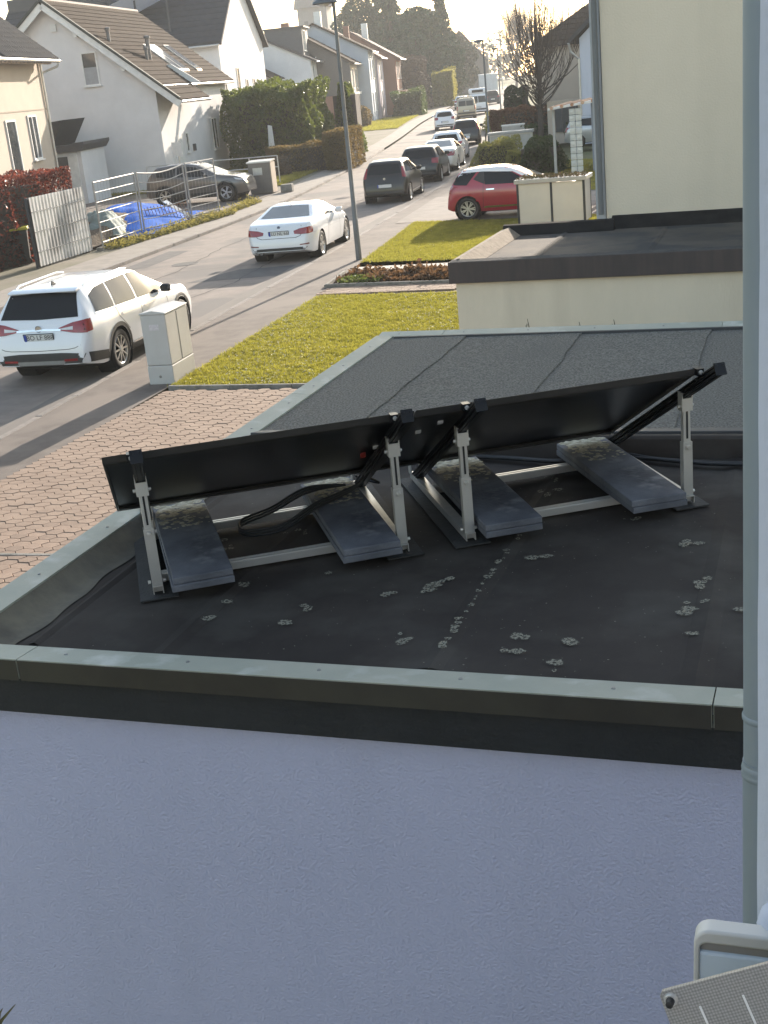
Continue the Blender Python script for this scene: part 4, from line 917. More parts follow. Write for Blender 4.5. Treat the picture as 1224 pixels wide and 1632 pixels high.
# ---- the white coupe
bmw = dict(wb=2.81, wr=0.33, spokes=6, sig=0.05, tumble=0.27,
  top=[(-0.98,0.45),(-0.96,0.60),(-0.92,0.80),(-0.86,0.965),(-0.50,1.03),(-0.22,1.07),(0.55,1.335),(0.9,1.365),(1.3,1.36),(1.55,1.32),(2.40,0.98),(2.7,0.93),(3.2,0.83),(3.5,0.70),(3.6,0.55),(3.66,0.40)],
  belt=[(-0.98,0.78),(-0.7,0.96),(0,0.96),(1.5,0.915),(2.4,0.87),(3.66,0.6)],
  plan=[(-0.98,0.66),(-0.93,0.78),(-0.8,0.86),(-0.4,0.905),(0,0.91),(1.4,0.885),(2.7,0.905),(3.2,0.86),(3.5,0.74),(3.66,0.5)],
  bot=[(-0.98,0.32),(-0.7,0.22),(3.3,0.18),(3.66,0.22)])
t, body, pt, ln, hit = car('coupe', 'white two-door coupe with red tail lights parked beyond the grey cabinet', (-13.2,31.1,0.0), -6.5, bmw, P_white, 2)
pt('rear_window', 'rear', [(-.50,1.30),(0,1.315),(.50,1.30)], [(-.66,1.085),(0,1.075),(.66,1.085)], M_glassp, .006)
pt('side_window', 'sides', [(.50,1.26),(.75,1.285)], [(.12,1.01),(.75,.995)], M_glassp); pt('side_window', 'sides', [(.80,1.285),(1.25,1.28),(1.55,1.22)], [(.80,.995),(1.7,.95),(2.05,.955)], M_glassp)
pt('windshield', 'front', [(-.52,1.30),(0,1.32),(.52,1.30)], [(-.68,1.0),(0,1.0),(.68,1.0)], M_glass)
for s_ in (1, -1):
    l1 = pt('tail_light', 'rear', [(s_*.40,.80),(s_*.55,.85),(s_*.80,.88)], [(s_*.42,.73),(s_*.6,.71),(s_*.82,.715)], M_red, .010)
    pt('tail_light_wrap', 'right' if s_ > 0 else 'left', [(-.84,.885),(-.70,.87)], [(-.86,.72),(-.74,.74)], M_red, .010, l1)
    pt('reflector', 'rear', [(s_*.55,.47),(s_*.78,.49)], [(s_*.55,.445),(s_*.78,.455)], pm('dim red', (.2,.04,.04), None, 8, .3), .008)
ln('rear', [(-.60,.93),(-.62,.70),(-.5,.64),(.5,.64),(.62,.70),(.60,.93)], .012); ln('sides', [(.80,.99),(.72,.30)]); ln('sides', [(2.05,.95),(2.05,.30)]); ln('sides', [(-.75,.72),(.6,.70),(2.3,.66)], .010, pm('crease shade', (.5,.5,.52), None, 5, .5))  # last line is no gap: shade of the side crease painted grey
pt('door_handle', 'sides', [(.86,.80),(1.06,.80)], [(.86,.765),(1.06,.765)], P_white, .022, None, 4, 3)
mirrors(t, 1.80, 1.0, .88, P_white)
p, nn = hit('rear', 0, .755); plate(t, (0, p.y-.016, .755), 0.1, 'LÜ NL 66')
p, nn = hit('rear', 0, .90); m = MB(); m.lathe([(0,-.012),(.036,-.011),(.042,0.0)], 18, 'y', (0,p.y,.90)); m.build('round_badge', pm('dark badge', (.1,.12,.18), None, 9, .3), t)
for x in (-.62, -.50): m = MB(); m.lathe([(.03,.02),(.045,.02),(.047,-.10),(.03,-.10),(.03,.0)], 16, 'y', (x,-.86,.29)); m.build('exhaust_pipe', M_chrome, t)
pt('diffuser', 'rear', [(-.74,.40),(.74,.40)], [(-.66,.33),(.66,.33)], M_trim, .008)
m = MB(); m.prism([(.42,1.31),(.6,1.345),(.50,1.39)], -.012, .012, 'x'); m.build('antenna_fin', P_white, t, bevel=.004)

# ---- small hatchbacks share one shape
def hatch(H=1.49, W=0.845, wb=2.51, L=4.03, ro=0.68):
    f_ = L-wb-ro
    return dict(wb=wb, wr=0.305, spokes=7, sig=0.05, tumble=0.22,
      top=[(-ro,.45),(-ro+.02,.62),(-ro+.05,.80),(-ro+.12,.95),(-ro+.33,H-.13),(-ro+.45,H-.04),(.3,H),(1.0,H-.005),(1.35,H-.07),(2.15,1.02),(2.4,.97),(wb+f_-.35,.82),(wb+f_-.1,.66),(wb+f_,.40)],
      belt=[(-ro,.8),(-ro+.2,.98),(.5,.97),(1.5,.94),(2.3,.90),(wb+f_,.6)],
      plan=[(-ro,W*.82),(-ro+.06,W*.91),(-ro+.2,W*.965),(0,W),(wb,W),(wb+f_-.4,W*.92),(wb+f_-.12,W*.78),(wb+f_,W*.6)],
      bot=[(-ro,.32),(-ro+.25,.24),(wb+f_-.4,.2),(wb+f_,.24)])
def hatch_car(label, loc, az, paint_m, detail=1, roof=None, high_lights=True, W=.845, H=1.49, L=4.03, light=None, name='hatchback', plate_text=None, glass=None, group=None):
    sp = hatch(H, W, L=L); ro = .68; t, body, pt, ln, hit = car(name, label, loc, az, sp, paint_m, detail, group)
    gm = glass or M_glass; k = H/1.49
    pt('rear_window', 'rear', [(-W*.60,H-.16),(0,H-.145),(W*.60,H-.16)], [(-W*.72,1.03),(0,1.0),(W*.72,1.03)], gm)
    pt('side_window', 'sides', [(-.05,H-.13),(.75,H-.12)], [(-.32,1.06),(.70,1.01)], gm); pt('side_window', 'sides', [(.82,H-.12),(1.25,H-.16)], [(.80,1.01),(1.85,.985)], gm)
    pt('windshield', 'front', [(-W*.6,H-.12),(0,H-.1),(W*.6,H-.12)], [(-W*.78,1.06),(0,1.06),(W*.78,1.06)], gm)
    for s_ in (1, -1):
        if high_lights: pt('tail_light', 'rear', [(s_*W*.72,H-.24),(s_*W*.82,H-.27)], [(s_*W*.78,.90),(s_*W*.93,.88)], M_red, .012)
        else: pt('tail_light', 'rear', [(s_*W*.62,.98),(s_*W*.92,1.0)], [(s_*W*.62,.80),(s_*W*.92,.78)], M_red, .012)
    pt('bumper_strip', 'rear', [(-W*.8,.44),(W*.8,.44)], [(-W*.75,.36),(W*.75,.36)], M_trim, .006)
    if roof is not None:
        pt('roof_panel', 'top', [(-W*.60,-.25),(-W*.62,.6),(-W*.60,1.25)], [(W*.60,-.25),(W*.62,.6),(W*.60,1.25)], roof, .006, None, 12, 8)
    mirrors(t, 1.65, 1.03, W-.02, paint_m if roof is None else roof)
    p, nn = hit('rear', 0, .62); plate(t, (0, p.y-.014, .62), .08, plate_text)
    if detail: ln('sides', [(.76,1.0),(.80,.30)]); ln('sides', [(1.9,.98),(1.85,.30)])
    return t, pt, ln, hit
t, pt, ln, hit = hatch_car('black small hatchback parked beyond the white coupe', (-14.82,44.6,0), -7.0, P_black, 2, W=.845)
p, nn = hit('rear', 0, .85); m = MB(); m.lathe([(0,-.012),(.045,-.011),(.05,0.0)], 16, 'y', (0,p.y,.86)); m.build('round_badge', M_chrome, t)
pt('sill_trim', 'sides', [(.42,.34),(2.1,.34)], [(.42,.29),(2.1,.29)], M_rim, .008)
hatch_car('black hatchback with glossy roof, second behind the small black one', (-15.75,52.0,0), -8.5, P_black, 1, high_lights=False, W=.87, L=4.2, H=1.47)
bm2 = dict(bmw); t, body, pt, ln, hit = car('saloon_car', 'cream white saloon between two dark parked hatchbacks', (-16.5,57.4,0), -9, bm2, P_cream, 1)
pt('rear_window', 'rear', [(-.50,1.30),(.50,1.30)], [(-.66,1.085),(.66,1.085)], M_glassp); pt('side_window', 'sides', [(.50,1.26),(1.25,1.28),(1.55,1.22)], [(.12,1.01),(1.7,.95),(2.05,.955)], M_glass)
for s_ in (1, -1): pt('tail_light', 'rear', [(s_*.45,.86),(s_*.82,.90)], [(s_*.45,.70),(s_*.84,.70)], M_red, .01)
mirrors(t, 1.8, 1.0, .88, P_cream); plate(t, (0,-.97,.6), .1, None)
hatch_car('white hatchback with dark rear in the parked row', (-17.6,62.9,0), -10, P_white, 1, high_lights=False, W=.86, L=4.1)
hatch_car('dark hatchback with sunlit roof at the kerb by the second lamp', (-20.2,76.6,0), -13, P_dark, 1, high_lights=True, W=.86, L=4.1)
hatch_car('small white hatchback in the middle of the distant road', (-27.9,99.5,0), -16, P_white, 1, high_lights=False, W=.84, L=3.9)
# van with ladders on its roof
def van(label, loc, az, paint_m, H=2.0, L=4.9, W=.95, glass=True, hightop=False):
    wb = 2.95; ro = .85; f_ = L-wb-ro
    sp = dict(cat='van', wb=wb, wr=.33, spokes=7, sig=.05, tumble=.10, top=[(-ro,.5),(-ro+.02,.9),(-ro+.08,H-.15),(-ro+.2,H-.02),(.3,H),(2.2,H-.02),(2.55,H-.16),(3.25,1.22),(3.45,1.15),(wb+f_-.12,.85),(wb+f_,.5)],
      belt=[(-ro,1.1),(3.2,1.08),(wb+f_,.8)], plan=[(-ro,W*.93),(-ro+.15,W*.985),(0,W),(wb,W),(wb+f_-.2,W*.88),(wb+f_,W*.65)], bot=[(-ro,.34),(3.4,.26),(wb+f_,.3)])
    t, body, pt, ln, hit = car('van', label, loc, az, sp, paint_m, 1)
    pt('rear_window', 'rear', [(-W*.72,H-.25),(-.02,H-.23)], [(-W*.76,1.15),(-.02,1.15)], M_glass); pt('rear_window', 'rear', [(.02,H-.23),(W*.72,H-.25)], [(.02,1.15),(W*.76,1.15)], M_glass)
    for s_ in (1, -1): pt('tail_light', 'rear', [(s_*W*.82,1.15),(s_*W*.93,1.15)], [(s_*W*.82,.80),(s_*W*.93,.80)], M_red, .01)
    pt('side_window', 'sides', [(2.0,H-.25),(2.5,H-.3)], [(2.0,1.15),(2.95,1.15)], M_glass); pt('bumper_strip', 'rear', [(-W*.85,.6),(W*.85,.6)], [(-W*.85,.45),(W*.85,.45)], M_trim)
    mirrors(t, 2.9, 1.25, W, M_trim); plate(t, (0,-ro-.02,.72), .05, None)
    return t
v7 = van('champagne van with ladder rack on its roof ahead of the white van', (-31.3,119.3,0), -15, P_gold, 1.85, 4.6, .93)
m = MB()
for x in (-.5,-.15,.15,.5): m.bar((x,-.6,1.95),(x,2.2,1.95),.06,.07)
for y in (-.4,.2,.8,1.4,2.0): m.bar((-.6,y,1.90),(.6,y,1.90),.05,.04)
m.build('ladder_rack', M_chrome, v7)
v8 = van('white high-roof van with two rear windows, one above the other', (-32.2,127.5,0), -15, P_white, 2.0, 5.2, 1.0)
m = MB(); m.box(-.9,.9,-.7,2.3,1.96,2.5); o = m.build('high_roof', P_white, v8, bevel=.2, seg=4, smooth=True); m = MB(); m.box(-.55,.55,-.715,-.70,2.12,2.36); m.build('roof_window', M_glass, v8)
hatch_car('far white car left of the white van', (-40.0,150.5,0), -15, P_white, 0, high_lights=False, W=.87)
hatch_car('far dark car parked before the white box truck', (-38.4,159.5,0), -15, P_dark, 0, high_lights=False, W=.9, H=1.65)
hatch_car('distant pale car roof showing above the white van', (-44.2,176,0), -15, P_white, 0, high_lights=False, W=.88, H=1.6)
# box truck
tk = thing('box_truck', 'white box truck parked at the far right of the street', 'truck', (-41.0,168.5,0), R(15))
m = MB(); m.box(-1.2,1.2,0,6.2,.95,3.55); m.build('box_body', pm('truck white', (.75,.76,.77), None, 2, .5), tk, bevel=.04)
m = MB(); m.box(-1.1,1.1,6.4,8.2,.6,2.6); m.build('cab', P_white, tk, bevel=.15)
m = MB(); m.box(-.5,.5,-.2,7.8,.6,.94); m.build('chassis', M_trim, tk)
m = MB(); m.box(-1.15,-.02,-.03,-.003,1.0,3.5); m.build('rear_door', pm('truck door', (.7,.71,.72), None, 2, .5), tk); m = MB(); m.box(.02,1.15,-.03,-.003,1.0,3.5); m.build('rear_door', MATS['truck door'], tk)
for x in (-1.0,1.0):
    for y in (1.0,7.2):
        w_ = link('wheel', tyre_mesh(.42, 0, 5)[0], M_tyre, tk); w_.location = (x+(.1 if x>0 else -.1),y,.42); w_.rotation_euler = (0,0,0 if x>0 else math.pi)

# ---- red three-door car with white roof, side on
ds = hatch(1.46, .855, 2.46, 3.95, .62); ds['wr'] = .325; ds['spokes'] = 7
t, body, pt, ln, hit = car('hatchback', 'red small car with white roof parked side-on in the driveway', (-9.85,37.55,0.066), 86, ds, P_red, 2)
pt('roof_panel', 'top', [(-.50,-.30),(-.53,.5),(-.50,1.22)], [(.50,-.30),(.53,.5),(.50,1.22)], P_white, .007, None, 14, 8)
pt('roof_panel', 'sides', [(-.30,1.44),(.5,1.46),(1.25,1.41)], [(-.30,1.34),(.5,1.35),(1.35,1.29)], P_white, .007)
pt('windshield_pillar', 'sides', [(1.22,1.42),(1.65,1.22),(2.12,1.02)], [(1.22,1.36),(1.62,1.16),(2.05,.99)], P_white, .009)
pt('side_window', 'sides', [(-.38,1.33),(.30,1.35)], [(-.40,1.03),(.0,1.0)], M_glass, .006); pt('side_window', 'sides', [(.50,1.35),(1.15,1.33),(1.35,1.27)], [(.55,.99),(1.6,.97),(1.85,.99)], M_glass, .006)
pt('side_window', 'sides', [(.38,1.35),(.52,1.35)], [(.20,1.15),(.54,1.0)], M_trim, .0065)
pt('rear_window', 'rear', [(-.5,1.30),(.5,1.30)], [(-.6,1.03),(.6,1.03)], M_glass); pt('windshield', 'front', [(-.5,1.34),(.5,1.34)], [(-.66,1.06),(.66,1.06)], M_glass)
pt('sill_trim', 'sides', [(.52,.385),(2.0,.375)], [(.47,.33),(2.0,.33)], M_chrome, .012); pt('door_handle', 'sides', [(.58,.87),(.82,.87)], [(.58,.835),(.82,.835)], M_chrome, .018, None, 4, 3)
for s_ in (1, -1): pt('tail_light', 'rear', [(s_*.55,.96),(s_*.80,.98)], [(s_*.55,.80),(s_*.80,.78)], M_red, .012)
pt('chrome_tail_trim', 'sides', [(-.56,.98),(-.44,1.10)], [(-.58,.90),(-.47,.98)], M_chrome, .01)
ln('sides', [(.50,1.0),(.46,.34)]); ln('sides', [(1.86,.98),(1.84,.36)]); mirrors(t, 1.7, 1.02, .84, P_white)
m = MB(); m.tube([(.0,-.2,1.44),(.0,-.42,1.62)], .005, 5); m.build('antenna', M_trim, t)

# ---- grey crossover in the driveway across the street
sv = dict(wb=2.67, wr=.36, spokes=5, sig=.05, tumble=.22, top=[(-.86,.5),(-.84,.75),(-.80,1.0),(-.72,1.12),(-.42,1.48),(-.3,1.55),(.4,1.61),(1.1,1.60),(1.45,1.53),(2.30,1.10),(2.6,1.05),(3.1,.98),(3.42,.85),(3.5,.6),(3.53,.42)],
  belt=[(-.86,.9),(-.6,1.10),(.5,1.05),(1.5,1.0),(2.4,.97),(3.53,.75)], plan=[(-.86,.74),(-.8,.84),(-.6,.89),(0,.92),(2.67,.92),(3.1,.87),(3.4,.74),(3.53,.55)], bot=[(-.86,.38),(-.6,.28),(3.2,.26),(3.53,.32)])
t, body, pt, ln, hit = car('crossover_car', 'grey crossover in the driveway behind the metal barrier fence', (-25.7,48.7,0.12), 84, sv, P_grey, 2)
pt('side_window', 'sides', [(-.35,1.38),(.1,1.46),(.55,1.48)], [(-.30,1.16),(.1,1.12),(.5,1.10)], M_glass); pt('side_window', 'sides', [(.62,1.48),(1.1,1.48),(1.42,1.42)], [(.58,1.10),(1.5,1.05),(1.95,1.06)], M_glass)
pt('windshield', 'front', [(-.56,1.50),(0,1.53),(.56,1.50)], [(-.70,1.16),(0,1.15),(.70,1.16)], M_glass); pt('rear_window', 'rear', [(-.55,1.45),(.55,1.45)], [(-.66,1.16),(.66,1.16)], M_glass)
for cy in (0, 2.67):
    A = [(cy+.415*math.cos(a_), .36+.415*math.sin(a_)) for a_ in np.linspace(-.3, math.pi+.3, 13)]; Bq = [(cy+.475*math.cos(a_), .36+.475*math.sin(a_)) for a_ in np.linspace(-.28, math.pi+.28, 13)]
    pt('arch_cladding', 'sides', A, Bq, M_trim, .01, None, 18, 3)
pt('sill_cladding', 'sides', [(.45,.42),(2.22,.42)], [(.45,.28),(2.22,.28)], M_trim, .01); pt('head_light', 'sides', [(3.02,.92),(3.36,.84)], [(3.1,.84),(3.38,.78)], M_clear, .01); pt('grille', 'front', [(-.4,.85),(.4,.85)], [(-.3,.6),(.3,.6)], M_trim, .01)
ln('sides', [(.58,1.08),(.55,.45)]); ln('sides', [(2.0,1.05),(1.98,.45)]); mirrors(t, 1.85, 1.10, .9, P_grey)
# pale car half hidden behind the shrubs on the right
hatch_car('pale silver car half hidden behind shrubs and the glass blocks', (-11.6,66.0,0.07), 80, P_silver, 1, high_lights=False, W=.86, L=4.1)
# ================================================================ houses
M_white = pm('white render', (0.70,0.68,0.68), (0.63,0.61,0.61), 0.8, 0.9, bump=0.3, bscale=20)
M_beige = pm('beige render', (0.48,0.41,0.335), (0.43,0.365,0.30), 0.7, 0.9, bump=0.3, bscale=20)
M_ltgrey = pm('pale blue grey render', (0.50,0.53,0.58), (0.45,0.48,0.53), 0.8, 0.9)
M_lilac = pm('lilac render', (0.50,0.43,0.47), (0.46,0.40,0.43), 0.8, 0.9)
M_brick = pm('brown brick', (0.24,0.12,0.08), (0.3,0.16,0.11), 5, 0.9, stretch=(1,1,4))
M_slate = pm('slate cladding', (0.14,0.13,0.12), (0.11,0.1,0.095), 4, 0.75, stretch=(1,1,5))
M_tile_br = pm('brown concrete tile', (0.06,0.044,0.035), (0.045,0.034,0.027), 2.0, 0.95, bump=.4, bscale=14, rand=.08, spec=.05)
M_tile_gr = pm('dark grey tile', (0.065,0.064,0.068), (0.05,0.049,0.053), 3, 0.85, rand=.1, spec=.15)
M_tile_rd = pm('reddish brown tile', (0.17,0.1,0.075), (0.13,0.08,0.06), 2, 0.85)
M_ubrick = pm('white painted wood', (0.72,0.71,0.69), None, 4, .6)
M_gutter = pm('zinc gutter', (0.6,0.58,0.55), None, 5, .35, metal=.6)
M_pane = pm('window pane', (0.045,0.05,0.055), (0.08,0.085,0.09), 1.5, 0.05, spec=.8)
M_wframe = pm('white window frame', (0.75,0.74,0.72), None, 5, .45)
M_darkwood = pm('anthracite door', (0.06,0.06,0.065), (0.05,0.05,0.055), 4, .6)
def rect_part(name, parent, face, a, z0, w, h, d0, d1, mat, bevel=0):
    """box on a local house face: 'street' = plane x=a0 normal +X, a along y; 'near' = plane y=0 normal -Y, a along x"""
    m = MB()
    if face[0] == 'street': m.box(face[1]+d0, face[1]+d1, a-w/2, a+w/2, z0, z0+h)
    else: m.box(a-w/2, a+w/2, face[1]-d1, face[1]-d0, z0, z0+h)
    return m.build(name, mat, parent, bevel=bevel)
def window(parent, face, a, z0, w, h, mull=0, blind=0.0, frame=M_wframe):
    fr = MB(); t_ = 0.07
    def bx(a0, a1, b0, b1, d0, d1):
        if face[0] == 'street': fr.box(face[1]+d0, face[1]+d1, a0, a1, b0, b1)
        else: fr.box(a0, a1, face[1]-d1, face[1]-d0, b0, b1)
    bx(a-w/2, a+w/2, z0, z0+t_, 0, .05); bx(a-w/2, a+w/2, z0+h-t_, z0+h, 0, .05); bx(a-w/2, a-w/2+t_, z0+t_, z0+h-t_, 0, .05); bx(a+w/2-t_, a+w/2, z0+t_, z0+h-t_, 0, .05)
    for q in range(mull): c = a-w/2+w*(q+1)/(mull+1); bx(c-.03, c+.03, z0+t_, z0+h-t_, 0, .045)
    f = fr.build('window', frame, parent)
    rect_part('pane', f, face, a, z0+t_, w-2*t_, h-2*t_, .002, .012, M_pane)
    if blind: rect_part('blind', f, face, a, z0+t_, w-2*t_, (h-2*t_)*blind, .014, .022, pm('grey blind', (.35,.35,.36), None, 6, .7))
    rect_part('sill', f, face, a, z0-.05, w+.12, .05, 0, .12, M_wframe)
    return f
def courses(parent, x_e, z_e, x_r, z_r, y0, y1, n, mat, th=0.03, name='tile_course'):
    """lapped tile courses from eave (x_e,z_e) to ridge (x_r,z_r), running along y"""
    dx, dz = (x_r-x_e)/n, (z_r-z_e)/n; L = math.hypot(dx, dz); nx_, nz_ = -dz/L, dx/L
    if nz_ < 0: nx_, nz_ = -nx_, -nz_
    m = MB(); k = 1.12
    poly = [(0+nx_*th*1.6, nz_*th*1.6), (dx*k+nx_*th*.6, dz*k+nz_*th*.6), (dx*k, dz*k), (0, 0)]
    # tiny scalloped underside is left to the bump; one shared mesh for all courses
    m.prism(poly, y0, y1, 'y'); me = m.mesh(name); me.materials.append(mat)
    for i in range(n):
        o = bpy.data.objects.new(name, me); COL.objects.link(o); o.parent = parent; o.location = (x_e+dx*i, 0, z_e+dz*i)
def house(name, label, loc, az, L, W, eave, ridge, wall, roof, ohe=.4, ohg=.3, plain=True, cat='house', nc=14, xr=None, gz=0):
    """ridge along local y (street direction). origin: near street-side corner"""
    t = thing(name, label, cat, loc, R(-az)); xr = -W/2 if xr is None else xr
    s1 = (ridge-eave)/(-xr); zl = ridge-s1*(W+xr) if True else eave
    m = MB(); m.prism([(0,-.2),(0,eave),(xr,ridge),(-W,zl),(-W,-.2)], 0, L, 'y'); m.build('wall', wall, t)
    th = .16; cz = .03
    m = MB(); m.prism([(ohe,eave-s1*ohe+cz),(xr,ridge+cz),(xr,ridge+th+cz),(ohe,eave-s1*ohe+th+cz)], -ohg, L+ohg, 'y'); rf = m.build('roof', roof, t)
    m = MB(); m.prism([(-W-ohe,zl-s1*ohe+cz),(xr-.001,ridge+cz),(xr-.001,ridge+th+cz),(-W-ohe,zl-s1*ohe+th+cz)], -ohg, L+ohg, 'y'); m.build('roof_back', roof, t)
    if nc: courses(t, ohe, eave-s1*ohe+th+cz+.004, xr, ridge+th+cz+.004, -ohg-.01, L+ohg+.01, nc, roof)
    m = MB(); m.tube([(ohe+.06,-ohg,eave-s1*ohe+.1),(ohe+.06,L+ohg,eave-s1*ohe+.1)], .075, 10); m.build('gutter', M_gutter, t, smooth=True)
    return t, rf
def downpipe(t, x, y, z0, z1, r=.05):
    m = MB(); m.tube([(x,y,z0),(x,y,z1)], r, 8); m.build('downpipe', M_gutter, t, smooth=True)
S0 = ('street', 0.0); N0 = ('near', 0.0)

# ---- beige house at the left edge, tiles built one by one where they show
h1, rf = house('house', 'beige two-storey house with grey tiled roof at the left edge', (-27.0,34.1,.1), -16, 15.6, 9, 6.65, 10.45, M_beige, M_tile_gr, ohe=.7, ohg=.35, nc=0)
window(h1, S0, 13.1, 2.35, 1.15, 1.75, 1); window(h1, S0, 10.3, 1.0, 1.2, 3.0, 0); window(h1, S0, 7.6, 3.6, 1.1, 1.5, 1)
downpipe(h1, .06, 15.45, .1, 6.25); m = MB(); m.tube([(.06,15.45,5.6),(.1,15.55,5.75),(.7,15.75,5.95),(.76,15.78,6.15)], .05, 8); m.build('downpipe_bend', M_gutter, h1, smooth=True)
rect_part('floor_band_shade', h1, S0, 7.8, 3.62+.65, 15.6, .05, 0, .02, pm('band shadow gap', (.35,.29,.23), None, 4, .9))  # gap shadow across the wall, painted as a darker beige strip
m = MB()
for k in range(34): m.lathe([(0,0),(.13,0),(.15,.04),(.15,.22)], 8, 'x', (.3,.3+k*.46,6.2))
m.build('eave_scallops', pm('painted rafter heads', (.6,.52,.43), None, 4, .8), h1)
sl = (10.45-6.65)/4.5; dl = math.hypot(1, sl); ux, uz = -1/dl, sl/dl
tm = MB(); nseg = 6
for i in range(nseg+1):
    a_ = math.pi*i/nseg; yy = -.15+.30*i/nseg; hh = .075*math.sin(a_)
    tm.v += [(-uz*0-.0+uz*hh*.0+hh*uz, yy, hh*(-ux)), (ux*.38+(hh*.8)*uz, yy, uz*.38+(hh*.8)*(-ux))]
for i in range(nseg): tm.f.append((2*i, 2*i+2, 2*i+3, 2*i+1)); tm.mi.append(0)
# front edge thickness
o0 = len(tm.v)
for i in range(nseg+1): v = tm.v[2*i]; tm.v.append((v[0], v[1], v[2]-.035))
for i in range(nseg): tm.f.append((2*i, o0+i, o0+i+1, 2*i+2)); tm.mi.append(0)
tme = tm.mesh('roof_tile', True); tme.materials.append(M_tile_gr)
for r_ in range(12):
    for c_ in range(24):
        o = bpy.data.objects.new('roof_tile', tme); COL.objects.link(o); o.parent = h1
        o.location = (.74+ux*.34*r_+random.uniform(-.006,.006), 15.85-.30*c_, 6.65-sl*.74+.215+uz*.34*r_)

# ---- white gable house with brown roof
h2, rf = house('house', 'white gabled house with brown tiled roof, skylights and porch', (-30.4,57.3,.1), -11, 14.2, 9.6, 5.0, 8.95, M_white, M_tile_br, ohe=.35, ohg=.45, nc=0)
s2 = (8.95-5.0)/4.8
courses(h2, .36, 5.0-s2*.36+.20, -4.8, 8.95+.20, -.46, 14.66, 19, M_tile_br)
m = MB(); m.prism([(1.30,5.0-s2*1.30+.03),(.352,5.0-s2*.352+.03),(.352,5.0-s2*.352+.19),(1.30,5.0-s2*1.30+.19)], -.45, 5.0, 'y'); m.build('porch_roof', M_tile_br, h2)
courses(h2, 1.31, 5.0-s2*1.31+.20, .36, 5.0-s2*.36+.2, -.46, 5.01, 3, M_tile_br)
m = MB(); m.tube([(1.36,-.45,5.0-s2*1.3+.1),(1.36,5.0,5.0-s2*1.3+.1)], .075, 10); m.build('gutter', M_gutter, h2, smooth=True)
# white verge boards and dark verge tiles of the near gable
for sg_ in (1, -1):
    xe = 1.30 if sg_ > 0 else -9.6-.35; ze = 5.0-s2*1.30 if sg_ > 0 else 5.0-s2*.35
    m = MB(); m.bar((xe,-.52,ze-.02),(-4.8,-.52,8.93),.06,.30,(0,0,1)); m.build('verge_board', M_ubrick, h2)
    m = MB(); m.bar((xe,-.50,ze+.26),(-4.8,-.50,8.95+.24),.22,.12,(0,0,1)); m.build('verge_tiles', pm('dark verge', (.045,.05,.045), None, 5, .8), h2)
for x in (-1.3, -3.4, -6.9):
    z = 5.0+s2*min(-x, 9.6+x)-.28; m = MB(); m.box(x-.09,x+.09,-.45,0.0,z-.12,z+.1); m.build('purlin_end', M_ubrick, h2)
m = MB()
for k in range(44): m.lathe([(.0,-.02),(.12,0),(.13,.3),(0,.32)], 8, 'y', (-4.8,-.4+k*.335,9.18))
m.build('ridge_tiles', pm('ridge tile light', (.25,.2,.17), None, 5, .8), h2)
window(h2, N0, -3.05, 5.15, .80, 1.55, 0, .55); rect_part('vent_box', h2, N0, -4.55, 7.75, .3, .35, 0, .1, M_ubrick)
def on_roof(x, off=.2): return 5.0-s2*x+off
for x, y, r, h in ((-2.35,1.3,.09,.5),(-1.15,3.2,.08,.5),(-1.2,3.8,.11,1.0)):
    m = MB(); z = on_roof(x); m.lathe([(r,-.2),(r,h),(r*1.5,h+.02),(r*1.5,h+.12),(0,h+.16)], 12, c=(x,y,z)); m.build('vent_pipe', pm('vent grey', (.2,.18,.17), None, 5, .6), h2, smooth=True)
for y0_, y1_ in ((5.9,6.9),(6.95,7.95),(9.6,10.6)):
    m = MB(); xa, xb = -.35, -2.1; m.prism([(xa,on_roof(xa,.24)),(xb,on_roof(xb,.24)),(xb,on_roof(xb,.32)),(xa,on_roof(xa,.32))], y0_, y1_, 'y'); f = m.build('skylight', M_gutter, h2)
    m = MB(); m.prism([(xa-.06,on_roof(xa-.06,.322)),(xb+.06,on_roof(xb+.06,.322)),(xb+.06,on_roof(xb+.06,.335)),(xa-.06,on_roof(xa-.06,.335))], y0_+.06, y1_-.06, 'y'); m.build('skylight_glass', pm('skylight glass', (.5,.52,.55), None, 3, .05, metal=.6), f)
m = MB(); m.prism([(.45,4.9),(-.9,on_roof(-.9,.15)),(-.5,on_roof(-.9,.15)),(.9,4.9)], 5.1, 5.2, 'y'); m.build('dormer_cheek', M_ubrick, h2)
rect_part('entrance_door', h2, S0, 2.9, .3, 1.0, 2.1, 0, .05, M_wframe); window(h2, S0, 4.3, 1.5, .5, 1.0, 0); rect_part('letter_box', h2, S0, 5.4, 1.5, .25, .35, 0, .12, M_darkwood); window(h2, S0, 10.2, 1.3, 1.2, 1.7, 1); rect_part('house_number_plate', h2, S0, 2.1, 1.9, .2, .15, 0, .03, M_darkwood)
downpipe(h2, .07, 14.0, .1, 4.7); m = MB(); m.bar((.1,.15,.1),(1.1,.15,3.9),.12,.12); m.build('porch_brace', M_ubrick, h2)
m = MB(); m.box(.0,1.2,.02,.12,0.1,1.0); m.build('porch_wall', M_beige, h2)
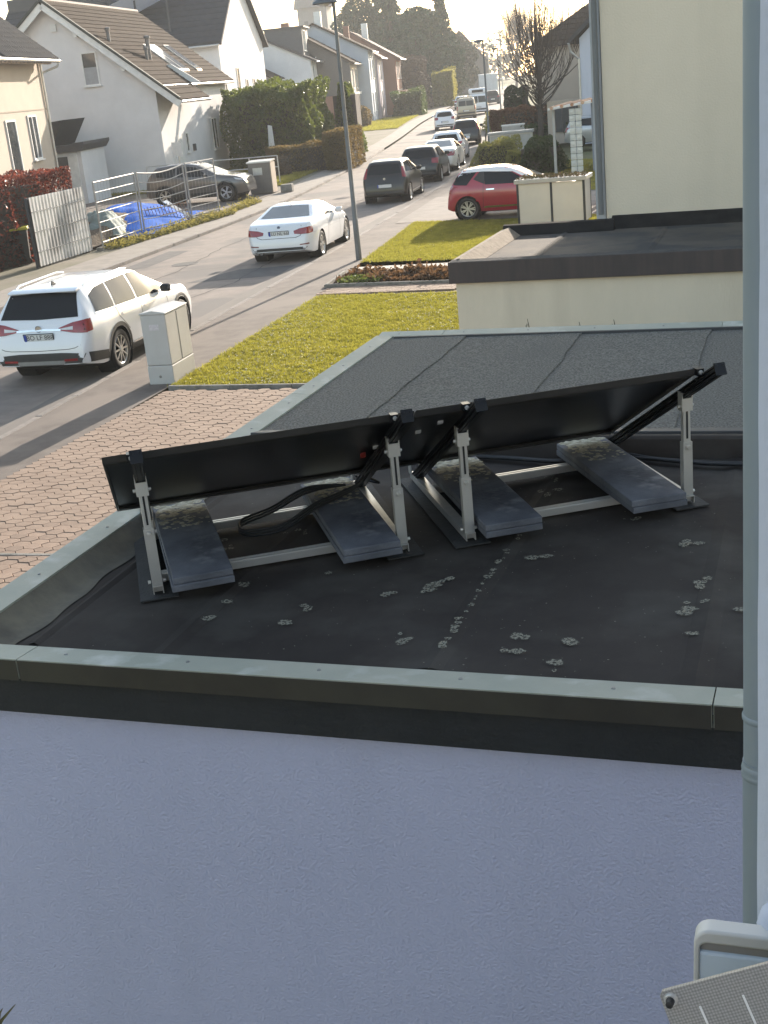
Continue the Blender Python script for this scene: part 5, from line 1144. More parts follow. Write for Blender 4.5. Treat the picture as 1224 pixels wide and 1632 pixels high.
# small annex with slanting dark roof at the gable
ax = thing('garden_annex', 'white framed annex with dark door and black slanted roof against the gable house', 'annex', (-35.3,51.6,.1), R(11))
m = MB(); m.box(0,3.4,0,3.2,-.1,2.35); m.build('wall', M_white, ax)
m = MB(); m.prism([(-.3,2.36),(3.5,2.36),(3.7,2.62),(3.7,2.75),(2.9,2.65),(-.3,2.65)], -.3, 3.3, 'y'); m.build('flat_roof', M_darkwood, ax)
m = MB(); m.prism([(-.2,2.66),(2.0,2.66),(2.7,3.75),(-.2,3.55)], .2, 3.2, 'y'); m.build('slanted_roof', pm('black bitumen', (.03,.03,.034), None, 5, .8), ax)
rect_part('door_frame', ax, N0, 2.1, 0, 2.2, 2.3, 0, .06, M_wframe); rect_part('door', ax, ('near',-.06), 1.95, 0, 1.6, 2.15, 0, .02, M_darkwood)
# ---- tall white house behind, gable to the street
h3 = thing('house', 'tall white house with bright gable and dark grey roof behind the hedge', 'house', (-36.4,77.9,.1), R(11))
m = MB(); m.prism([(0,-.2),(13.2,-.2),(13.2,7.5),(6.6,12.2),(0,7.5)], -15, 0, 'x'); m.build('wall', M_white, h3)
s3 = 4.7/6.6; m = MB(); m.prism([(-.5,7.5-s3*.5),(6.6,12.2),(6.6,12.4),(-.5,7.5-s3*.5+.2)], -15.3, .35, 'x'); m.build('roof', M_tile_gr, h3)
m = MB(); m.prism([(13.7,7.5-s3*.5),(6.601,12.2),(6.601,12.4),(13.7,7.5-s3*.5+.2)], -15.3, .35, 'x'); m.build('roof_back', M_tile_gr, h3)
for k in range(14):
    y = -.5+k*7.1/14; z = 7.5+s3*y+.2; m = MB(); m.prism([(y,z+.004),(y+.55,z+s3*.55+.004),(y+.55,z+s3*.55+.02),(y,z+.05)], -15.31, .36, 'x'); m.build('tile_course', M_tile_gr, h3)
for y, w_, z0, h_ in ((4.4,.75,4.0,1.8),(6.8,.7,4.0,1.05),(9.0,.65,4.0,1.05)): window(h3, S0, y, z0, w_, h_)
m = MB(); m.tube([(.2,-.5,7.15),(-15,-.5,7.15)], .08, 8); m.build('gutter', M_gutter, h3, smooth=True); m = MB(); m.tube([(-2.2,-.06,7.1),(-2.2,-.06,0)], .05, 8); m.build('downpipe', M_gutter, h3)
# roof terrace with sun sail between the two houses
tr = thing('roof_terrace', 'white roof terrace with railing and grey sun sail above the brown roof', 'terrace', (-44.6,77.0,.1), R(11))
m = MB(); m.box(0,5.2,0,9,0,6.9); m.build('wall', M_white, tr)
for k in range(4): m = MB(); m.box(.05+k*1.3,1.25+k*1.3,-.08,-.03,6.95,8.0); m.build('railing_panel', M_wframe, tr)
m = MB(); m.bar((0,-.05,8.12),(5.2,-.05,8.12),.06,.05); m.build('handrail', M_gutter, tr)
for x in (1.2,2.9,5.0): m = MB(); m.tube([(x,.1,6.9),(x,.1,11.0)], .07, 8); m.build('post', M_darkwood, tr)
m = MB(); m.box(-7,0,3.5,8.5,8.5,11.5); m.box(-7,5.2,4.5,8.5,6.9,11.2); m.build('rear_facade', M_darkwood, tr)
m = MB(); n = 8
for i in range(n+1):
    for j in range(n+1): u_, v_ = i/n, j/n; m.v.append((-3.0+7.8*u_, -.6+3.2*v_, 9.3+2.1*u_**1.5*(1-v_*.3)-.5*math.sin(math.pi*u_)*math.sin(math.pi*v_)-1.0*(1-u_)*v_))
for i in range(n):
    for j in range(n): m.f.append((i*(n+1)+j,(i+1)*(n+1)+j,(i+1)*(n+1)+j+1,i*(n+1)+j+1)); m.mi.append(0)
m.build('sun_sail', pm('grey sail cloth', (.42,.43,.46), None, 3, .9, translucent=(.4,.4,.42)), tr, smooth=True)
# dark roof left of the gable house, behind
hx, _ = house('house', 'dark roofed house rising behind the left end of the gable roof', (-46,66,.1), -11, 9, 10, 5.8, 9.6, M_white, M_tile_gr, nc=10)

# ---- distant row of houses
h5, rf = house('row_house', 'white narrow row house with dark dormer box', (-46.3,119.3,.1), -14, 6.2, 11, 6.5, 9.2, M_white, M_tile_gr, ohe=.6, nc=10)
m = MB(); m.box(-4.2,-.6,.3,4.6,6.6,9.5); m.build('dormer', pm('anthracite cladding', (.075,.08,.09), None, 4, .7), h5); m = MB(); m.box(-4.35,-.35,.15,4.75,9.5,9.65); m.build('dormer_roof', M_darkwood, h5)
window(h5, ('street',-.6), 1.6, 7.4, 1.6, 1.9, 1); window(h5, S0, 1.3, 4.0, .9, 2.6); window(h5, S0, 4.2, 3.2, .9, 3.6); window(h5, S0, 4.2, .4, .9, 2.2); downpipe(h5, .08, 6.0, .1, 6.8)
e5 = thing('annex', 'low white annex with brown hipped roof before the row houses', 'annex', (-47.6,112.0,.1), R(14))
m = MB(); m.box(-8,0,0,6.9,-.2,5.0); m.build('wall', M_white, e5); m = MB(); m.prism([(.4,4.95),(-4,7.4),(-8.4,4.95),(-8.4,5.1),(-4,7.6),(.4,5.1)], -.3, 6.9, 'y'); m.build('roof', M_tile_br, e5); window(e5, N0, -1.6, 1.8, 1.5, 2.0, 1)
m = MB(); m.tube([(.5,-.3,4.95),(.5,6.9,4.95)], .08, 8); m.build('gutter', M_gutter, e5)
h6, rf = house('row_house', 'row house with dark slate side wall and brick garage', (-44.2,124.4,.1), -14, 7.4, 11, 6.0, 9.3, M_slate, M_tile_br, ohe=.5, nc=10)
rect_part('front_cladding', h6, S0, 3.7, .1, 7.4, 5.9, 0, .05, M_beige); rect_part('brick_base', h6, N0, -3.6, .0, 7.2, 3.0, 0, .25, M_brick)
for y in (1.8,5.2): window(h6, ('street',.05), y, 3.5, 1.1, 1.9)
m = MB(); m.box(-9.2,-5.2,-3.2,-.3,0,3.0); m.build('entrance_box', M_white, h6); rect_part('entrance_door', h6, ('near',-3.2), -6.1, 0, 1.0, 2.3, 0, .05, M_darkwood); rect_part('side_window', h6, ('near',-3.2), -8.2, .6, .8, 1.6, 0, .05, M_pane)
m = MB(); m.box(-5.1,-.2,-2.4,-.28,0,2.9); m.build('brick_garage', M_brick, h6); m = MB(); m.lathe([(0,-2.46),(.22,-2.45),(.26,-2.41)], 14, 'y', (-3.4,0,2.0)); m.build('round_ornament', M_tile_rd, h6); rect_part('balcony_band', h6, S0, 3.7, 2.9, 7.4, .25, .05, .3, M_wframe)
m = MB(); m.box(-7.0,-6.2,4.0,4.9,8.6,10.4); m.build('chimney', M_brick, h6)
h7, rf = house('row_house', 'pale blue white row house with tall front windows', (-44.9,132.4,.1), -14, 6.6, 11, 7.1, 10.1, M_ltgrey, M_tile_br, ohe=.5, nc=12)
for y in (1.8,4.8): window(h7, S0, y, 4.3, 1.0, 2.0); window(h7, S0, y, .9, 1.0, 2.0); window(h7, S0, y, 6.5, .7, .8)
m = MB(); m.box(-5.4,-4.7,1.0,1.9,9.4,11.4); m.build('chimney', M_wframe, h7); m = MB(); m.box(-2.9,-2.3,5.2,5.8,8.2,9.9); m.build('chimney', M_brick, h7); downpipe(h7, .08, 6.4, .1, 6.9)
h8, rf = house('row_house', 'lilac row house with brown roof', (-46.3,139.4,.1), -14, 8.2, 10, 6.5, 9.6, M_lilac, M_tile_rd, ohe=.5, nc=10); window(h8, S0, 4, 4.0, 1.0, 2.0); window(h8, S0, 4, .9, 1.0, 2.0); downpipe(h8, .08, .3, .1, 6.3)
h9, rf = house('row_house', 'brown brick row house at the far end of the row', (-47.4,149.5,.1), -14, 10, 10, 6.4, 9.5, M_brick, M_tile_rd, ohe=.6, nc=10)
for y in (2.0,4.5,8.0): window(h9, S0, y, 4.0, 1.0, 1.9); window(h9, S0, y, .9, 1.0, 1.9)
m = MB(); m.box(-4,-3.3,4,4.8,8.6,10.6); m.build('chimney', M_wframe, h9)
m = MB(); m.box(0.0,2.4,2,8,0,2.6); m.build('front_porch', M_brick, h9)
# far grey house with scaffolding
h10 = thing('house', 'far grey house with steep gable behind scaffolding', 'house', (-66.5,252,.1), R(15))
m = MB(); m.prism([(-5.5,-.2),(5.5,-.2),(5.5,5.0),(0,11.2),(-5.5,5.0)], 0, 12, 'y'); m.build('wall', M_slate, h10); m = MB(); m.prism([(6.0,4.6),(0,11.3),(-6,4.6),(-6,4.9),(0,11.7),(6,4.9)], -.4, 12.4, 'y'); m.build('roof', M_tile_gr, h10)
sc = thing('scaffolding', 'metal scaffolding tower at the far grey house', 'scaffolding', (-60.5,250,.1), R(15))
for x in (0,2.4):
    for y in (0,1.2): m = MB(); m.tube([(x,y,0),(x,y,11)], .09, 6); m.build('standard', M_gutter, sc)
for k in range(5):
    m = MB(); m.box(-.1,2.5,-.1,1.3,1.9+k*2.1,2.05+k*2.1); m.build('deck', M_wframe, sc); m = MB(); m.bar((0,-.1,3+k*2.1),(2.4,-.1,3+k*2.1),.08,.12); m.build('guard_rail', M_gutter, sc)
# church tower far away
ct = thing('church_tower', 'pale hazy church tower top far behind the street lamp', 'tower', (-117.5,309,.1), R(10))
m = MB(); m.box(-3.6,3.6,-3.6,3.6,0,22); m.build('shaft', pm('pale stone', (.2,.19,.19), None, 2, .9), ct); m = MB(); m.lathe([(5.2,22),(4.9,23.5),(4.0,27),(2.6,31),(.05,38)], 8); m.build('spire', pm('slate spire', (.14,.135,.14), None, 2, .9), ct)
for y in (-1.6,1.6): m = MB(); m.box(y-.5,y+.5,-3.7,-3.61,15,19); m.build('belfry_opening', M_darkwood, ct)
# ---- right side
hr = thing('house', 'cream house with brown hipped roof behind the bare tree on the right', 'house', (-17.3,84.0,.07), R(4))
m = MB(); m.box(0,12,0,9,-.1,5.3); m.build('wall', M_beige, hr)
m = MB(); m.add([(-.5,-.5,5.1),(12.5,-.5,5.1),(12.5,9.5,5.1),(-.5,9.5,5.1),(3.6,4.5,7.9),(12.5,4.5,7.9)], [(0,1,5,4),(1,2,5),(2,3,4,5),(3,0,4),(0,3,2,1)]); m.build('roof', M_tile_br, hr)
for k in range(9):
    u_ = k/9; m = MB(); xl = lerp(-.5,3.6,u_); y_ = lerp(-.5,4.5,u_); z_ = lerp(5.1,7.9,u_); m.bar((xl+.02,y_-.02,z_+.02),(12.5,y_-.02,z_+.02),.05,.04); m.build('tile_course', M_tile_br, hr)
window(hr, N0, 5.6, 3.3, 1.2, 1.5, 1); rect_part('lower_canopy', hr, N0, 6.2, 2.35, 5.6, .12, 0, 1.0, M_darkwood); window(hr, N0, 6.6, .3, 2.0, 1.9, 2, frame=M_darkwood)
M_bluewhite = pm('bluish white cladding', (.56,.58,.66), (.52,.54,.62), 1, .8, stretch=(6,1,.2))
hq = thing('house', 'narrow bluish white house wall beside the cream building', 'house', (-11.9,69.3,.07), R(3))
m = MB(); m.prism([(0,-.1),(9,-.1),(9,7.5),(4.5,9.2),(0,5.2)], 0, 10, 'y'); m.build('wall', M_bluewhite, hq)
m = MB(); m.prism([(-.5,4.95),(4.5,9.3),(4.5,9.55),(-.5,5.2)], -.5, 10.4, 'y'); m.build('roof', M_tile_gr, hq); m = MB(); m.tube([(-.5,-.5,5.0),(-.45,-.3,4.6),(-.06,-.06,4.2),(-.06,-.06,.1)], .06, 8); m.build('downpipe', M_gutter, hq)
m = MB(); m.box(-1.9,-.1,.4,.9,0,2.2); m.build('side_wing', M_beige, hq); m = MB(); m.box(-1.5,-.25,.33,.39,.6,2.0); m.build('lattice_window', M_pane, hq)
for k in range(4): m = MB(); m.box(-1.5+k*.36,-1.44+k*.36,.27,.325,.6,2.0); m.build('lattice_bar', M_darkwood, hq)
sd = thing('garden_shed', 'blue grey garden shed with tiled lean-to roof', 'shed', (-8.35,50.6,.07), 0)
M_shed = pm('blue grey render', (.22,.25,.30), (.2,.23,.27), 1.5, .9)
m = MB(); m.box(0,4.0,0,3.5,-.1,2.55); m.build('wall', M_shed, sd); m = MB(); m.prism([(-1.6,2.42),(4.2,2.95),(4.2,3.03),(-1.6,2.5)], -.4, 3.8, 'y'); m.build('roof_board', M_ubrick, sd)
for k in range(14):
    m = MB(); m.lathe([(0,-.42),(.07,-.42),(.08,3.8),(0,3.8)], 8, 'y', (-1.45+k*.4,0,2.50+k*.4*.0914)); m.build('roof_tile_row', pm('terracotta', (.42,.2,.11), (.5,.36,.25), 6, .85, rand=.15), sd)
m = MB(); m.box(-1.5,-1.40,-.1,.0,-.1,2.42); m.build('post', pm('grey post', (.42,.42,.41), None, 4, .7), sd)
rect_part('door_canopy', sd, N0, 1.35, 1.75, 1.4, .14, 0, .25, pm('grey canopy', (.3,.31,.33), None, 4, .8)); rect_part('shutter', sd, N0, .95, .0, .6, 1.72, 0, .05, pm('pale blue shutter', (.5,.55,.62), None, 3, .7)); rect_part('door', sd, N0, 1.6, .0, .7, 1.72, 0, .03, M_darkwood)
gbk = thing('glass_block_screen', 'white glass block column standing at the open shed corner', 'glass blocks', (-9.15,50.3,.07))
M_gblock = pm('glass block', (.72,.74,.72), (.85,.86,.84), 8, .08, spec=.9, translucent=(.9,.9,.85))
for r_ in range(10):
    for c_ in range(2):
        m = MB(); m.box(.0,.225,.0,.08,.0,.225); o = m.build('glass_block', M_gblock, gbk, bevel=.02, seg=2); o.location = (c_*.24, 0, .03+r_*.24)
        m = MB(); m.lathe([(.0,-.012),(.05,-.010),(.075,.002)], 12, 'y', (.1125,0,.1125)); m.build('glass_bulge', M_gblock, o, smooth=True)
for k in range(1): m = MB(); m.box(.2275,.2375,.01,.07,.03,2.42); m.build('mortar_joint', M_shed, gbk)
# ================================================================ street furniture
M_pole = pm('grey lamp post', (0.16,0.165,0.17), (0.13,0.135,0.14), 4, .5, metal=.4)
M_cab = pm('light grey polyester', (0.50,0.49,0.47), (0.46,0.45,0.43), 3, .6, bump=.15, bscale=200)
lamp_lab = ['tall grey street lamp on our pavement in front of the coupe', 'second street lamp beside the parked dark hatchback', 'third street lamp, farthest along the road']
for k, (x, y, h, az) in enumerate(((-10.82,29.75,6.0,-7),(-16.75,68.2,5.55,-12),(-23.0,98.0,5.5,-16))):
    t = thing('street_lamp', lamp_lab[k], 'street lamp', (x,y,.05), R(-az), 'street lamps')
    m = MB(); m.tube([(0,0,0),(0,0,1.0),(0,0,1.02),(0,0,h)], [.075,.07,.058,.038], 16); m.build('pole', M_pole, t, smooth=True)
    m = MB(); m.box(-.045,.045,-.075,-.06,.35,.75); m.build('service_door', M_pole, t)
    # flat domed head reaching over the road
    m = MB(); nn_ = 20
    for zz, sc_ in ((0,.0),(0,.92),(.015,1.0),(.05,.97),(.10,.72),(.125,.35),(.13,0.0)):
        for q in range(nn_): a_ = 2*math.pi*q/nn_; m.v.append((-.20+.31*sc_*math.cos(a_), .21*sc_*math.sin(a_), h-.02+zz))
    for i in range(6):
        for q in range(nn_): q2 = (q+1) % nn_; m.f.append((i*nn_+q, i*nn_+q2, (i+1)*nn_+q2, (i+1)*nn_+q)); m.mi.append(0)
    hd = m.build('lamp_head', M_pole, t, smooth=True)
    m = MB(); m.lathe([(.0,-.06),(.10,-.05),(.14,-.003)], 16, c=(-.22,0,h-.02)); m.build('diffuser', M_clear, hd, smooth=True)
# utility cabinet
t = thing('utility_cabinet', 'light grey utility cabinet on the pavement beside the white estate car', 'cabinet', (-9.92,17.12,.05), R(4))
m = MB(); m.box(-.004,.424,-.004,.874,0,.30); m.build('plinth', M_cab, t, bevel=.012)
m = MB(); m.box(0,.42,0,.87,.304,1.10); m.build('housing', M_cab, t, bevel=.015)
m = MB(); m.prism([(-.012,1.102),(.432,1.102),(.432,1.125),(.21,1.165),(-.012,1.125)], -.012, .882, 'y'); m.build('cabinet_lid', M_cab, t, bevel=.01)
m = MB(); m.box(.13,.29,-.004,-.0005,.86,.95); m.build('sticker', pm('pale sticker', (.62,.6,.6), (.5,.45,.48), 40, .5), t)
m = MB(); m.lathe([(0,-.02),(.018,-.018),(.022,-.01)], 10, 'y', (.2,0,.13)); m.build('lock', M_screw, t)
m = MB(); m.box(.4205,.4235,.43,.436,.32,1.08); m.build('door_gap', M_seam, t)
# planted bin boxes by the red car
t = thing('bin_enclosure', 'cream bin enclosure with black frame and planted roof in front of the red car', 'bin enclosure', (-7.83,34.6,.07), R(-1))
M_panelc = pm('cream panel', (.56,.53,.46), (.52,.49,.43), 2, .6); M_frameb = pm('black frame', (.02,.022,.025), None, 4, .5)
for x in (0,.93,1.82): m = MB(); m.box(x,x+.06,0,.06,0,1.12); m.build('frame_post', M_frameb, t)
for x in (0,1.82): m = MB(); m.box(x,x+.06,.84,.90,0,1.12); m.build('frame_post', M_frameb, t)
m = MB(); m.box(.062,.928,.01,.05,.04,1.11); m.build('front_panel', M_panelc, t); m = MB(); m.box(.992,1.818,.01,.05,.04,1.11); m.build('front_panel', M_panelc, t)
m = MB(); m.box(.01,.05,.062,.838,.04,1.11); m.build('side_panel', M_panelc, t); m = MB(); m.box(1.83,1.87,.062,.838,.04,1.11); m.build('side_panel', pm('steel panel', (.3,.31,.33), None, 3, .5), t)
m = MB(); m.box(-.05,1.93,-.05,.95,1.122,1.23); m.build('roof_tray', pm('pale tray', (.42,.41,.38), None, 3, .6), t, bevel=.01)
P = np.stack([NP.uniform(0,1.88,900), NP.uniform(0,.9,900), NP.uniform(1.22,1.29,900)], 1); o = link('roof_plants', leaf_mesh('roof_plants', P, .07), pm('sedum', (.1,.1,.04), (.2,.12,.06), 6, .9), t); o['kind'] = 'stuff'
# grey-beige double cabinet further along
t = thing('bin_enclosure', 'grey beige bin cabinet with flat lid by the yellow shrub', 'bin enclosure', (-15.35,62.6,.07), R(8))
m = MB(); m.box(0,2.05,0,.9,0,1.05); m.build('housing', M_panelc, t); m = MB(); m.box(-.08,2.13,-.08,.98,1.052,1.17); m.build('lid', pm('grey lid', (.35,.34,.32), None, 3, .7), t)
for x in (.02,1.04): m = MB(); m.box(x+.03,x+.97,-.03,-.005,.08,1.0); m.build('door_panel', pm('door panel', (.42,.4,.37), None, 3, .6), t)
t = thing('switch_cabinet', 'small pale switch cabinet standing behind the bin cabinet', 'cabinet', (-16.3,69.4,.07), R(8)); m = MB(); m.box(0,1.2,0,.4,0,1.15); m.build('housing', M_cab, t); m = MB(); m.box(-.03,1.23,-.03,.43,1.152,1.2); m.build('lid', M_wframe, t)
m = MB(); m.box(.04,1.16,-.02,-.003,.15,1.1); m.build('door_panel', MATS['door panel'], t)
# white posts and a dark bin in the passage beside the cream building
t = thing('gate_post', 'pale gate post beside the dark bin in the passage', 'post', (-6.25,40.2,.07)); m = MB(); m.box(0,.2,0,.2,0,1.75); m.build('shaft', M_ubrick, t); m = MB(); m.box(-.03,.23,-.03,.23,1.752,1.8); m.build('cap', M_ubrick, t)
t = thing('fence_panel', 'white fence panel close to the cream building corner', 'fence', (-5.35,36.8,.07)); m = MB(); m.box(0,.06,0,2.4,0,2.05); m.build('board', M_ubrick, t); m = MB(); m.box(-.03,.09,-.08,-.002,0,2.1); m.build('post', M_ubrick, t)
def bin_(label, loc, rz, body_m, lid_m, h=1.05, w=.58, grp=None):
    t = thing('wheelie_bin', label, 'bin', loc, rz, grp)
    m = MB(); m.add([(-w/2*.86,-w/2*.86,.06),(w/2*.86,-w/2*.86,.06),(w/2*.86,w/2*.86,.06),(-w/2*.86,w/2*.86,.06),(-w/2,-w/2,h*.9),(w/2,-w/2,h*.9),(w/2,w/2,h*.9),(-w/2,w/2,h*.9)], [(0,3,2,1),(4,5,6,7),(0,1,5,4),(1,2,6,5),(2,3,7,6),(3,0,4,7)]); m.build('body', body_m, t, bevel=.02)
    m = MB(); m.prism([(-w/2-.03,h*.905),(w/2+.04,h*.905),(w/2+.03,h*.98),(-w/2,h*.95)], -w/2-.02, w/2+.02, 'x'); m.build('lid', lid_m, t, bevel=.015)
    for s_ in (-1,1): m = MB(); m.lathe([(0,-.02),(.1,-.02),(.1,.03),(0,.03)], 12, 'x', (s_*w*.36,w*.36,.1)); m.build('wheel', M_tyre, t)
    m = MB(); m.tube([(-w*.35,w/2+.06,h*.92),(w*.35,w/2+.06,h*.92)], .015, 6); m.build('handle', body_m, t)
    return t
M_binb = pm('black bin plastic', (.018,.018,.02), None, 5, .5); M_yel = pm('yellow plastic', (.55,.5,.03), None, 5, .45)
bin_('black bin in the passage by the cream building', (-5.75,39.4,.07), 0, M_binb, M_binb)
b1 = bin_('black bin with yellow lid in front of the red hedge', (-22.35,32.3,.08), R(-60), M_binb, M_yel, 1.1, .62)
m = MB(); m.box(-.17,.17,-.312,-.305,.55,.85); m.build('yellow_label', M_yel, b1)
bin_('plain black bin at the left edge beside the yellow-lidded one', (-23.0,31.4,.08), R(-60), M_binb, M_binb, 1.1, .62)
# metal bin box and blue barrel across the street
t = thing('bin_enclosure', 'brown steel bin box with raised lid beside the blue barrel', 'bin enclosure', (-23.0,50.6,.08), R(9))
m = MB(); m.box(0,.95,0,.8,.05,1.30); m.build('housing', pm('brown steel', (.2,.18,.16), (.17,.15,.135), 3, .45, metal=.3), t); m = MB(); m.prism([(-.05,1.302),(.85,1.342),(.85,1.40),(-.05,1.36)], -.05, 1.0, 'x'); m.build('lid', M_gutter, t); m = MB(); m.box(.953,.99,.02,.78,.05,1.28); m.build('side_door', pm('tan panel', (.42,.33,.25), None, 3, .7), t)
m = MB(); m.box(.2,.6,-.03,-.003,.8,1.1); m.build('hatch', M_gutter, t)
t = thing('barrel', 'blue plastic barrel beside the steel bin box', 'barrel', (-23.35,50.0,.08)); m = MB(); m.lathe([(0,0),(.24,0),(.27,.15),(.27,.5),(.25,.68),(0,.7)], 20); m.build('body', pm('blue plastic', (.05,.13,.28), None, 4, .45), t, smooth=True); m = MB(); m.lathe([(.262,.69),(.262,.74),(0,.75)], 20); m.build('lid', pm('blue plastic', (.05,.13,.28)), t)
t = thing('stone_block', 'low square stone block at the driveway edge by the bin box', 'block', (-21.75,50.9,.08), R(9)); m = MB(); m.box(0,.5,0,.4,0,.32); m.build('block', M_edge, t, bevel=.03)
# white boards on posts near the grey car
t = thing('sign_post', 'small white board on a post behind the grey crossover', 'sign', (-27.2,52.6,.1), R(-20)); m = MB(); m.tube([(0,0,0),(0,0,1.9)], .03, 8); m.build('post', M_gutter, t); m = MB(); m.box(-.33,.33,-.05,-.032,1.75,2.35); m.build('board', M_wframe, t)
t = thing('sign_post', 'slim white sign before the tall dark hedge', 'sign', (-28.5,66.2,.1), R(-20)); m = MB(); m.tube([(0,0,0),(0,0,1.4)], .05, 8); m.build('post', M_gutter, t); m = MB(); m.prism([(-.2,1.1),(.2,1.1),(.16,2.3),(-.1,2.35)], -.03, .03, 'y'); m.build('board', M_wframe, t)
# handrail behind the crossover
t = thing('handrail', 'thin steel handrail behind the grey crossover', 'handrail', (-30.5,55.5,.1)); 
for x, y in ((0,0),(2.6,.2),(5.2,.4),(6.6,.5)): m = MB(); m.tube([(x,y,0),(x,y,1.25)], .03, 6); m.build('post', M_gutter, t)
for z in (1.25,.75): m = MB(); m.tube([(0,0,z),(6.6,.5,z)], .028, 6); m.build('rail', M_gutter, t)
# corrugated sheet fence
t = thing('corrugated_fence', 'grey white corrugated metal fence panel beside the red hedge', 'fence', (-20.92,31.1,.08), R(3.5))
m = MB(); n = 17; L = 3.2
prof = []
for k in range(n):
    y = k*L/n; p_ = L/n; prof += [(0,y),(0,y+p_*.42),(-.07,y+p_*.55),(-.07,y+p_*.92)]
prof.append((0,L)); N_ = len(prof)
for z in (0.05,1.96): m.v += [(x,y,z) for x,y in prof]
m.f += [(i,i+1,N_+i+1,N_+i) for i in range(N_-1)]; m.mi += [0]*(N_-1)
m.build('corrugated_sheet', pm('weathered galvanised sheet', (.74,.71,.67), (.6,.57,.54), 1.2, .6, c3=(.4,.38,.36), c3scale=.8), t)
for z in (.45,1.0,1.55): m = MB(); m.box(.0,.012,0,L,z,z+.02); m.build('strap', pm('strap grey', (.3,.29,.28), None, 4, .6), t)
for y in (.05,L-.05): m = MB(); m.box(-.16,-.08,y-.05,y+.05,0,1.95); m.build('post', M_darkwood, t)
M_galv = pm('galvanised tube', (.36,.345,.32), (.28,.265,.25), 3, .55, metal=.2)
# construction barrier gates
gl = ['steel barrier gate nearest the corrugated fence', 'sagging middle steel barrier gate before the blue tarpaulin', 'steel barrier gate by the grey crossover']
for k, (p_, q_, sag) in enumerate((((-20.95,34.6),(-21.25,37.75),0),((-21.25,37.85),(-21.05,40.9),.12),((-21.05,41.0),(-20.85,42.95),0))):
    dx, dy = q_[0]-p_[0], q_[1]-p_[1]; L = math.hypot(dx, dy); t = thing('barrier_gate', gl[k], 'barrier', (p_[0],p_[1],.12), math.atan2(dy,dx), 'construction barriers')
    for x in (0.04, L-.04): m = MB(); m.tube([(x,0,0),(x,0,2.0)], .028, 8); m.build('upright', M_galv, t)
    for j in range(7):
        z = .18+j*.30; m = MB(); m.tube([(.04+(L-.08)*i/6, 0, z-sag*math.sin(math.pi*i/6)*(.4+.6*(j>3))) for i in range(7)], .026 if j in (0,6) else .015, 7); m.build('rail', M_galv, t)
    for j in range(int(L/.22)): x = .15+j*.22; m = MB(); m.tube([(x,.012,.18),(x,.012,1.98-sag*.5)], .003, 4); m.build('wire', M_galv, t)
    m = MB(); m.box(-.2,.15,-.12,.12,-.06,.05); m.build('foot_block', M_edge, t)
t = thing('rusty_mesh', 'low rusty reinforcement mesh leaning behind the barriers', 'mesh', (-21.7,39.2,.1), R(80))
for k in range(14): m = MB(); m.tube([(k*.18,0,0),(k*.18,.2,.75)], .012, 5); m.build('bar', pm('rust', (.2,.09,.05), None, 6, .9), t)
for k in range(3): m = MB(); m.tube([(0,.07+.06*k,.25*k+.15),(2.35,.07+.06*k,.25*k+.15)], .012, 5); m.build('bar', MATS['rust'], t)
# tarpaulins and soil heap
def mound(name, label, cat, c, rx, ry, h, rz, mat, seed, crease=.12, n=46, kind=None, skew=0.0):
    rs = np.random.RandomState(seed); m = MB(); ph = rs.uniform(0,6.28,8); fr = rs.uniform(2,7,8); an = rs.uniform(0,6.28,8)
    for i in range(n+1):
        for j in range(n+1):
            u_, v_ = i/n*2-1, j/n*2-1; q = max(abs(u_)**1.5, abs(v_)**1.5); e = max(0, 1-(u_*u_+v_*v_)**.9*.55-q*.45)
            z = h*e**.8*(1+skew*u_)
            for k in range(8): z += crease*h*(.3+e)*abs(math.sin(fr[k]*(u_*math.cos(an[k])+v_*math.sin(an[k]))*1.6+ph[k]))**.6*.22-(crease*.06 if e>0 else 0)
            m.v.append((u_*rx*(1+.06*math.sin(5*v_+ph[0])), v_*ry*(1+.06*math.sin(4*u_+ph[1])), max(-.02, z)+rs.uniform(-.004,.004)))
    for i in range(n):
        for j in range(n): a_ = i*(n+1)+j; m.f.append((a_,a_+n+1,a_+n+2,a_+1)); m.mi.append(0)
    o = m.build(name, mat, None, smooth=True); o.location = c; o.rotation_euler = (0,0,rz); return tag(o, label, cat, None, kind)
mound('soil_heap', 'brown soil heap under the tarpaulins behind the barriers', 'soil heap', (-22.9,38.3,.08), 1.5, 4.2, .55, R(3), M_soil, 3, .5)
M_tarp = pm('blue tarpaulin', (.012,.10,.45), (.018,.14,.55), 2, .85, spec=.1, bump=.25, bscale=3, bdist=.05)
mound('blue_tarpaulin', 'crumpled blue tarpaulin over the heap behind the barriers', 'tarpaulin', (-23.1,40.2,.14), 1.9, 3.5, .68, R(12), M_tarp, 5, .22, skew=-.15)
mound('green_tarpaulin', 'grey green plastic sheet lying left of the blue tarpaulin', 'tarpaulin', (-22.6,37.5,.2), 1.0, 1.5, .6, R(20), pm('grey green sheet', (.14,.18,.16), (.24,.28,.25), 2, .8, bump=.5, bscale=6, bdist=.05), 9, .45)
m = MB()
pth_ = [(-22.3,41.5,.82),(-21.9,41.2,.68),(-21.65,41.3,.48),(-21.5,41.55,.3),(-21.35,41.8,.15)]
for i, p_ in enumerate(pth_): m.v += [(p_[0],p_[1]-.12,p_[2]),(p_[0]+.03,p_[1]+.12,p_[2]+.03)]
m.f += [(2*i,2*i+1,2*i+3,2*i+2) for i in range(len(pth_)-1)]; m.mi += [0]*(len(pth_)-1)
o = m.build('white_sheet_strip', M_tag, None); sm = o.modifiers.new('solid', 'SOLIDIFY'); sm.thickness = .02; tag(o, 'white plastic strip hanging along the edge of the blue tarpaulin', 'plastic strip')
